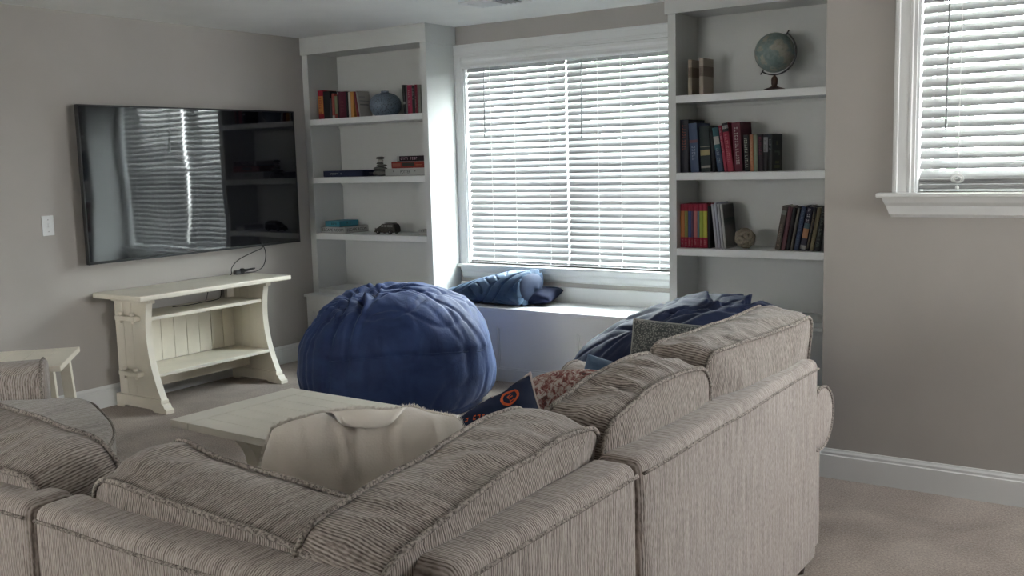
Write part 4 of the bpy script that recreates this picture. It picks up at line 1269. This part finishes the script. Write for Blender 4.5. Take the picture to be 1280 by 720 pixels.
br('black book with a white block title near the end of the row', -2.008, 0.026, 0.209, K, bands=[(0.52, 0.92, (0.25, 0.25, 0.26))], title=(0.54, 0.9, (0.02, 0.02, 0.02)))
br('black book with a gold drawing, last on the middle shelf', -1.980, 0.022, 0.211, (0.010, 0.014, 0.016), d=0.17, title=(0.5, 0.9, (0.2, 0.2, 0.2)), cov=[(0.70, 0.80, .42, .56, (0.10, 0.10, 0.05)), (0.50, 0.54, .25, .75, (0.07, 0.09, 0.08)), (0.42, 0.50, .62, .78, (0.07, 0.09, 0.08)), (0.20, 0.27, .32, .70, (0.09, 0.09, 0.04)), (0.08, 0.16, .25, .75, (0.09, 0.09, 0.04))])

GR3 = 'boxed set of red comics on the lower shelf'
z = RZ[2]
setc = [((0.42, 0.15, 0.045), 'orange'), ((0.20, 0.19, 0.05), 'olive'), ((0.035, 0.055, 0.17), 'blue'), ((0.10, 0.05, 0.10), 'plum'), ((0.40, 0.12, 0.12), 'coral'), ((0.12, 0.22, 0.26), 'pale blue'), ((0.26, 0.34, 0.04), 'lime green'), ((0.40, 0.40, 0.05), 'yellow')]
ww = [0.027, 0.022, 0.022, 0.014, 0.024, 0.014, 0.024, 0.026]; x = -2.521
for (c2, nm), w_ in zip(setc, ww):
    book('red-ended comic volume with a %s spine panel on the lower shelf' % nm, GR3, x, z, w_-0.0008, 0.262, (0.25, 0.008, 0.03), d=0.17, bands=[(0.24, 0.84, c2)], title=(0.05, 0.20, (0.38, 0.15, 0.17)))
    x += w_
GR4 = 'books on the lower shelf beside the rope knot'
def b3(*a, **k): return book(a[0], GR4, a[1], z, *a[2:], **k)
b3('slim black book between the red comics and the white booklets', -2.346, 0.016, 0.250, K, lean=0)
b3('white booklet leaning left, first of the four pale ones', -2.298, 0.015, 0.262, (0.38, 0.38, 0.42), lean=-6)
b3('white booklet leaning left, second of the four pale ones', -2.280, 0.015, 0.270, (0.36, 0.36, 0.42), lean=-6)
b3('white booklet leaning left, third of the four pale ones', -2.261, 0.013, 0.262, (0.42, 0.42, 0.44), lean=-6)
b3('pale booklet leaning left with a grey printed cover facing right', -2.243, 0.014, 0.262, (0.40, 0.39, 0.37), lean=-6, d=0.17, cov=[(0.03, 0.98, 0.0, 1.0, (0.17, 0.17, 0.155)), (0.52, 0.68, 0.0, 1.0, (0.07, 0.085, 0.085)), (0.72, 0.93, 0.1, 0.9, (0.22, 0.21, 0.19))])
z_ = RZ[2]
def b4(label, x, t, h, col, lean, **k): return book(label, 'leaning books at the right end of the lower shelf', x, z_, t, h, col, lean=lean, **k)
b4('taupe book leaning right, first at the right end of the lower shelf', -1.938, 0.030, 0.252, (0.09, 0.072, 0.058), 10, title=(0.1, 0.6, (0.28, 0.2, 0.15)), bands=[(0.8, 0.9, (0.2, 0.2, 0.18))])
b4('plum book leaning right beside the taupe one', -1.904, 0.024, 0.248, (0.10, 0.035, 0.045), 10)
b4('black book leaning behind the plum one', -1.876, 0.018, 0.245, K, 10)
b4('slim grey book leaning right in the middle of the group', -1.850, 0.014, 0.240, (0.12, 0.11, 0.09), 10)
b4('dark blue book with pale letters leaning right', -1.828, 0.026, 0.250, (0.015, 0.03, 0.07), 10, title=(0.1, 0.95, (0.10, 0.14, 0.2)))
b4('black book with a colourful orange and white spine leaning right', -1.796, 0.032, 0.250, (0.012, 0.012, 0.03), 10, bands=[(0.28, 0.50, (0.34, 0.16, 0.08)), (0.50, 0.62, (0.05, 0.10, 0.12)), (0.03, 0.12, (0.3, 0.3, 0.28))], title=(0.64, 0.97, (0.38, 0.38, 0.42)))
b4('slim black book right of the colourful spine', -1.760, 0.016, 0.245, K, 10, title=(0.05, 0.9, (0.2, 0.16, 0.1)))
b4('olive tan book leaning right near the wall corner', -1.740, 0.022, 0.245, (0.13, 0.11, 0.06), 10, title=(0.1, 0.5, (0.2, 0.18, 0.1)))
b4('black book last in view before the wall corner', -1.714, 0.030, 0.250, (0.01, 0.012, 0.012), 10, title=(0.05, 0.9, (0.10, 0.12, 0.10)))
b4('black book hidden mostly by the wall corner', -1.680, 0.030, 0.250, K, 10)

# ================================================================== GAME BOXES
def game_box(name, label, cat, x, y, zb, L_, D_, H_, col, rz, faces=(), group=None, lid=None, rough=0.5):
    """box with a lid and base; faces: (text, size, colour, face, offset)"""
    t = empty(name, label, cat, (x, y, zb+0.0008), rz, group)
    obj('base', B(-L_/2+0.001, L_/2-0.001, -D_/2+0.001, D_/2-0.001, 0, H_*0.3), colm(*[c*0.8 for c in col]), t)
    obj('lid', B(-L_/2, L_/2, -D_/2, D_/2, H_*0.12, H_, bev=0.0012), colm(*(lid or col)), t)
    for s, size, c2, f, off, sq in faces:
        bm = text_bm(s, size, squeeze=sq) if isinstance(s, str) else line_bm(s, size, s)
        if f == 'front': M_ = Matrix.Translation((off, -D_/2, H_*0.52))
        elif f == 'right': M_ = Matrix.Translation((L_/2, off, H_*0.52)) @ Matrix.Rotation(R(90), 4, 'Z')
        elif f == 'left': M_ = Matrix.Translation((-L_/2, off, H_*0.52)) @ Matrix.Rotation(R(-90), 4, 'Z')
        obj('lettering', xf(bm, M_), colm(*c2), t)
    return t
G2 = 'boxed games and puzzles in the corner bookcase'
game_box('game_box', 'long dark blue boxed game lying on the shelf left of the stacked stones', 'box', -5.262, 5.650, LZ[1], 0.40, 0.20, 0.047, (0.012, 0.016, 0.05), 0, [(11, 0.015, (0.35, 0.38, 0.36), 'front', -0.07, 1.0), (6, 0.013, (0.22, 0.24, 0.26), 'right', 0.0, 1.0)], G2)
t = game_box('game_box', 'white boxed quiz game at the bottom of the stack right of the stones', 'box', -4.645, 5.66, LZ[1], 0.38, 0.24, 0.054, (0.40, 0.41, 0.40), 0, [('POTTER', 0.030, (0.08, 0.07, 0.08), 'front', 0.0, 0.85), ('*', 0.03, (0.05, 0.04, 0.04), 'front', -0.11, 1), ('*', 0.03, (0.05, 0.04, 0.04), 'front', 0.09, 1)], G2)
t = game_box('game_box', 'red boxed game in the middle of the stack right of the stones', 'box', -4.625, 5.66, LZ[1]+0.0555, 0.31, 0.22, 0.046, (0.24, 0.03, 0.022), 0, [], G2)
obj('printed_label', B(-0.055, 0.055, -0.1108, -0.110, 0.014, 0.038), colm(0.03, 0.035, 0.03), t)
obj('printed_label', B(-0.145, -0.07, -0.1108, -0.110, 0.010, 0.034), colm(0.30, 0.10, 0.07), t)
obj('printed_label', B(0.07, 0.13, -0.1108, -0.110, 0.020, 0.023), colm(0.4, 0.2, 0.1), t)
t = game_box('game_box', 'black boxed card game with a white end, topmost right of the stacked stones', 'box', -4.600, 5.66, LZ[1]+0.103, 0.27, 0.20, 0.038, (0.014, 0.008, 0.012), 0, [(9, 0.024, (0.50, 0.36, 0.42), 'front', -0.02, 0.95)], G2)
obj('white_end', B(-0.1355, -0.112, -0.1008, 0.1, 0.004, 0.0375), colm(0.5, 0.5, 0.47), t)
ER = R(38)
game_box('game_box', 'white ESCAPE ROOM game box under the teal one on the lower shelf', 'box', -5.392, 5.680, LZ[2], 0.255, 0.26, 0.045, (0.42, 0.42, 0.41), 0, [('ESCAPE ROOM', 0.031, (0.02, 0.02, 0.02), 'front', 0.0, 1.08), ('ESCAPE ROOM', 0.031, (0.02, 0.02, 0.02), 'right', 0.0, 1.08)], G2)
t = game_box('game_box', 'small teal game box resting on the white ESCAPE ROOM box', 'box', -5.415, 5.675, LZ[2]+0.0465, 0.15, 0.21, 0.044, (0.05, 0.24, 0.32), 0, [(4, 0.020, (0.02, 0.03, 0.04), 'front', 0.02, 1.3), (5, 0.020, (0.02, 0.03, 0.04), 'right', 0.0, 1.3)], G2)
game_box('game_box', 'slim white boxed game half hidden, lower of two at the right shelf end', 'box', -4.50, 5.66, LZ[2], 0.12, 0.2, 0.018, (0.42, 0.42, 0.40), 0, [], G2)
game_box('game_box', 'slim pale boxed game with dark lettering, upper of two at the right shelf end', 'box', -4.50, 5.66, LZ[2]+0.0195, 0.12, 0.2, 0.020, (0.34, 0.34, 0.33), 0, [(7, 0.014, (0.05, 0.05, 0.05), 'front', 0.0, 1.0)], G2)

# ================================================================== ORNAMENTS
# vase
VM = mat('speckled_blue_glaze', (0.10, 0.14, 0.19), 0.6)
v = coords(VM); vo = N(VM, 'ShaderNodeTexVoronoi'); vo.inputs['Scale'].default_value = 90; L(VM, v, vo.inputs['Vector'])
n = noise_tex(VM, v, 18, 3)
L(VM, ramp(VM, vo.outputs['Distance'], [(0.18, (0.025, 0.03, 0.04)), (0.30, (0.12, 0.16, 0.215)), (0.8, (0.16, 0.205, 0.26))]), bsdf(VM).inputs['Base Color'])
L(VM, bump(VM, vo.outputs['Distance'], 0.5, 0.004), bsdf(VM).inputs['Normal'])
prof = [(0, 0), (0.062, 0.0), (0.085, 0.012), (0.108, 0.040), (0.117, 0.075), (0.113, 0.108), (0.095, 0.138), (0.066, 0.158), (0.036, 0.167), (0.029, 0.171), (0.028, 0.181), (0.024, 0.183), (0.019, 0.178), (0.019, 0.165), (0.0, 0.160)]
vp_ = [Vector((a, 0, b)) for a, b in prof]; sp_ = smooth_path(vp_, 4)
vo_ = obj('vase', lathe(bmesh.new(), [(max(0, p.x), p.z) for p in sp_], 48), VM, None, True)
vo_.location = (-4.905, 5.655, LZ[0]+0.0008); tag(vo_, 'squat round blue-grey speckled ceramic vase on the top shelf of the corner bookcase', 'vase')

# stacked stones
STONE = painted('river_stone', (0.10, 0.098, 0.09), 0.75, 0.3, 25, 0.3, 60)
STONEL = painted('pale_stone', (0.36, 0.34, 0.31), 0.75, 0.15, 25, 0.3, 60)
def stone(x, y, zb, rx, ry, rz_, m, label, seed):
    bm = bmesh.new(); bmesh.ops.create_uvsphere(bm, u_segments=24, v_segments=14, radius=1)
    for v in bm.verts:
        p = v.co.copy(); k = 1+0.16*noise.noise(p*1.5+Vector((seed, 0, 0)))
        v.co = Vector((p.x*rx*k, p.y*ry*k, spow(p.z, 0.8)*rz_+rz_))
    o = obj('stone', bm, m, None, True); o.location = (x, y, zb); tag(o, label, 'stone', 'balanced stack of stones')
sz = LZ[1]+0.001
for (rx, rz_, m, lb, dx) in ((0.068, 0.023, STONE, 'large dark flat stone at the bottom of the balanced stack', 0), (0.055, 0.0125, STONE, 'dark oval stone, second from the bottom of the balanced stack', -.008), (0.042, 0.010, STONE, 'dark pebble, third from the bottom of the balanced stack', .008), (0.030, 0.0085, STONE, 'small dark pebble under the pale one in the balanced stack', -.007), (0.024, 0.012, STONEL, 'small pale pebble near the top of the balanced stack', -.002), (0.034, 0.0105, STONE, 'flat grey pebble topping the balanced stack', -.003)):
    stone(-4.925+dx, 5.60 if rx < 0.06 else 5.60, sz, rx, rx*0.75, rz_, m, lb, rx*100); sz += 2*rz_-0.002

# toy car
def toy_car():
    CM = painted('bronze_toy_paint', (0.05, 0.043, 0.036), 0.45, 0.3, 60)
    t = empty('toy_car', 'small dark bronze model of an old car on the lower shelf of the corner bookcase', 'toy car', (-4.885, 5.60, LZ[2]+0.0008))
    pts = [(-.098, .014), (-.100, .030), (-.090, .040), (-.060, .046), (-.050, .052), (-.036, .070), (-.020, .076), (.055, .078), (.082, .074), (.092, .058), (.097, .038), (.098, .018), (.085, .012), (-.085, .012)]
    bm = prism(bmesh.new(), pts, 1, -.036, .036)
    bmesh.ops.bevel(bm, geom=list(bm.edges), offset=0.004, segments=2, affect='EDGES')
    obj('body', bm, CM, t)
    for (a, b) in ((-.030, -.008), (.000, .022), (.030, .052), (.060, .078)):
        obj('window', B(a, b, -.0375, -.036, .054, .068), mat('toy_window', (0.20, 0.20, 0.19), 0.3), t)
    for sx in (-.062, .055):
        for sy in (-1, 1):
            wv = obj('wheel', cyl(bmesh.new(), (sx, sy*.030, .0165), (sx, sy*.042, .0165), .016, n=20), BLACKP, t)
            obj('hub', cyl(bmesh.new(), (sx, sy*.042, .0165), (sx, sy*.0435, .0165), .007, n=12), mat('toy_hub', (0.28, 0.26, 0.24), 0.4), wv)
        obj('fender', tube(bmesh.new(), [(sx+.022*math.cos(a), -.040, .0165+.022*math.sin(a)) for a in [PI*k/10 for k in range(11)]], .004, 6), CM, t, True)
    obj('bumper', B(-.106, -.098, -.034, .034, .014, .022, bev=.002), CM, t)
    obj('roof_rack', B(-.010, .070, -.024, .024, .079, .083, bev=.001), CM, t)
    obj('headlamp', lathe(bmesh.new(), [(0, -.006), (.006, -.004), (.007, 0), (0, .006)], 10, (-.096, -.026, .040)), mat('toy_hub', (0.28, 0.26, 0.24)), t, True)
toy_car()

# globe
def globe():
    cx, cy = -1.975, 5.63
    t = empty('globe', 'desk globe with a black half ring and dark wooden base on the top shelf', 'globe', (cx, cy, RZ[0]+0.0008))
    WOOD = painted('dark_walnut', (0.07, 0.035, 0.025), 0.4, 0.3, 40)
    zc, r = 0.213, 0.111
    GM = mat('globe_map', (0.2, 0.25, 0.24), 0.4)
    v = coords(GM); n = noise_tex(GM, v, 14, 5, 0.6, 0.3); n2 = noise_tex(GM, v, 60, 3)
    a = ramp(GM, n, [(0.40, (0.20, 0.27, 0.26)), (0.50, (0.25, 0.31, 0.29)), (0.53, (0.36, 0.36, 0.30)), (0.63, (0.40, 0.37, 0.32)), (0.72, (0.28, 0.30, 0.20))])
    mxx = N(GM, 'ShaderNodeMix', data_type='RGBA', blend_type='MULTIPLY'); mxx.inputs[0].default_value = 0.5
    L(GM, a, mxx.inputs[6]); L(GM, ramp(GM, n2, [(0.35, (0.7, 0.7, 0.7)), (0.6, (1, 1, 1))]), mxx.inputs[7])
    L(GM, mxx.outputs[2], bsdf(GM).inputs['Base Color'])
    tilt = R(35)
    bm = bmesh.new(); bmesh.ops.create_uvsphere(bm, u_segments=48, v_segments=28, radius=r)
    g = obj('ball', bm, GM, t, True); g.location = (0, 0, zc); g.rotation_euler = (0, tilt, 0)
    ax = Vector((math.sin(tilt), 0, math.cos(tilt))); pr = Vector((math.cos(tilt), 0, -math.sin(tilt)))
    pts = [Vector((0, 0, zc))+(ax*math.cos(a_)+pr*math.sin(a_))*(r+0.012) for a_ in [PI*k/28 for k in range(29)]]
    bm = bmesh.new()
    for s in (-1,):
        rows = []
        for p in pts:
            d = (p-Vector((0, 0, zc))).normalized()
            rows.append([bm.verts.new(p+d*a_+Vector((0, b_, 0))) for a_, b_ in ((-0.003, -0.007), (0.004, -0.007), (0.004, 0.007), (-0.003, 0.007))])
        for a_, b_ in zip(rows, rows[1:]):
            for k in range(4): bm.faces.new((a_[k], a_[(k+1) % 4], b_[(k+1) % 4], b_[k]))
        bm.faces.new(rows[0][::-1]); bm.faces.new(rows[-1])
    obj('half_ring', bm, BLACKP, t)
    for s in (1, -1):
        p = Vector((0, 0, zc))+ax*s*(r-0.002); q = Vector((0, 0, zc))+ax*s*(r+0.032)
        obj('axis_pin', cyl(bmesh.new(), p, q, 0.0038), BLACKP, t)
    obj('base', lathe(bmesh.new(), [(0, 0), (0.066, 0), (0.066, 0.006), (0.052, 0.013), (0.030, 0.020), (0.018, 0.026), (0.0155, 0.032), (0.018, 0.040), (0.0185, 0.062), (0.015, 0.076), (0.010, 0.080), (0.0065, 0.084), (0.0065, 0.092), (0, 0.092)], 28), WOOD, t, True)
globe()

# rope knot
def knot():
    RM = painted('rope_beige', (0.27, 0.23, 0.175), 0.9, 0.2, 80, 0.8, 200)
    t = empty('rope_knot', 'beige rope monkey-fist ball ornament on the lower shelf beside the pale booklets', 'ornament', (-2.135, 5.60, RZ[2]+0.001))
    r = 0.047
    k = 0
    for ax in range(3):
        for off in (-0.0135, 0.0135):
            bm = bmesh.new(); pts = []
            for i in range(28):
                a = 2*PI*i/28; rad = math.sqrt(max(0, r*r-off*off*0.9))+0.004*math.sin(2*a+ax*PI/2+ (0 if off == 0 else 0))
                p = [0, 0, 0]; p[ax] = off*(1-0.25*math.cos(2*a+ax)); p[(ax+1) % 3] = rad*math.cos(a); p[(ax+2) % 3] = rad*math.sin(a)
                pts.append(Vector(p))
            tube(bm, pts, 0.0135, 8, True)
            o = obj('rope_strand', bm, RM, t, True); o.location = (0, 0, r+0.0135); o.rotation_euler = (R(35), R(-40), R(20))
knot()
# sit the knot on the shelf whatever its turn
bpy.context.view_layer.update()
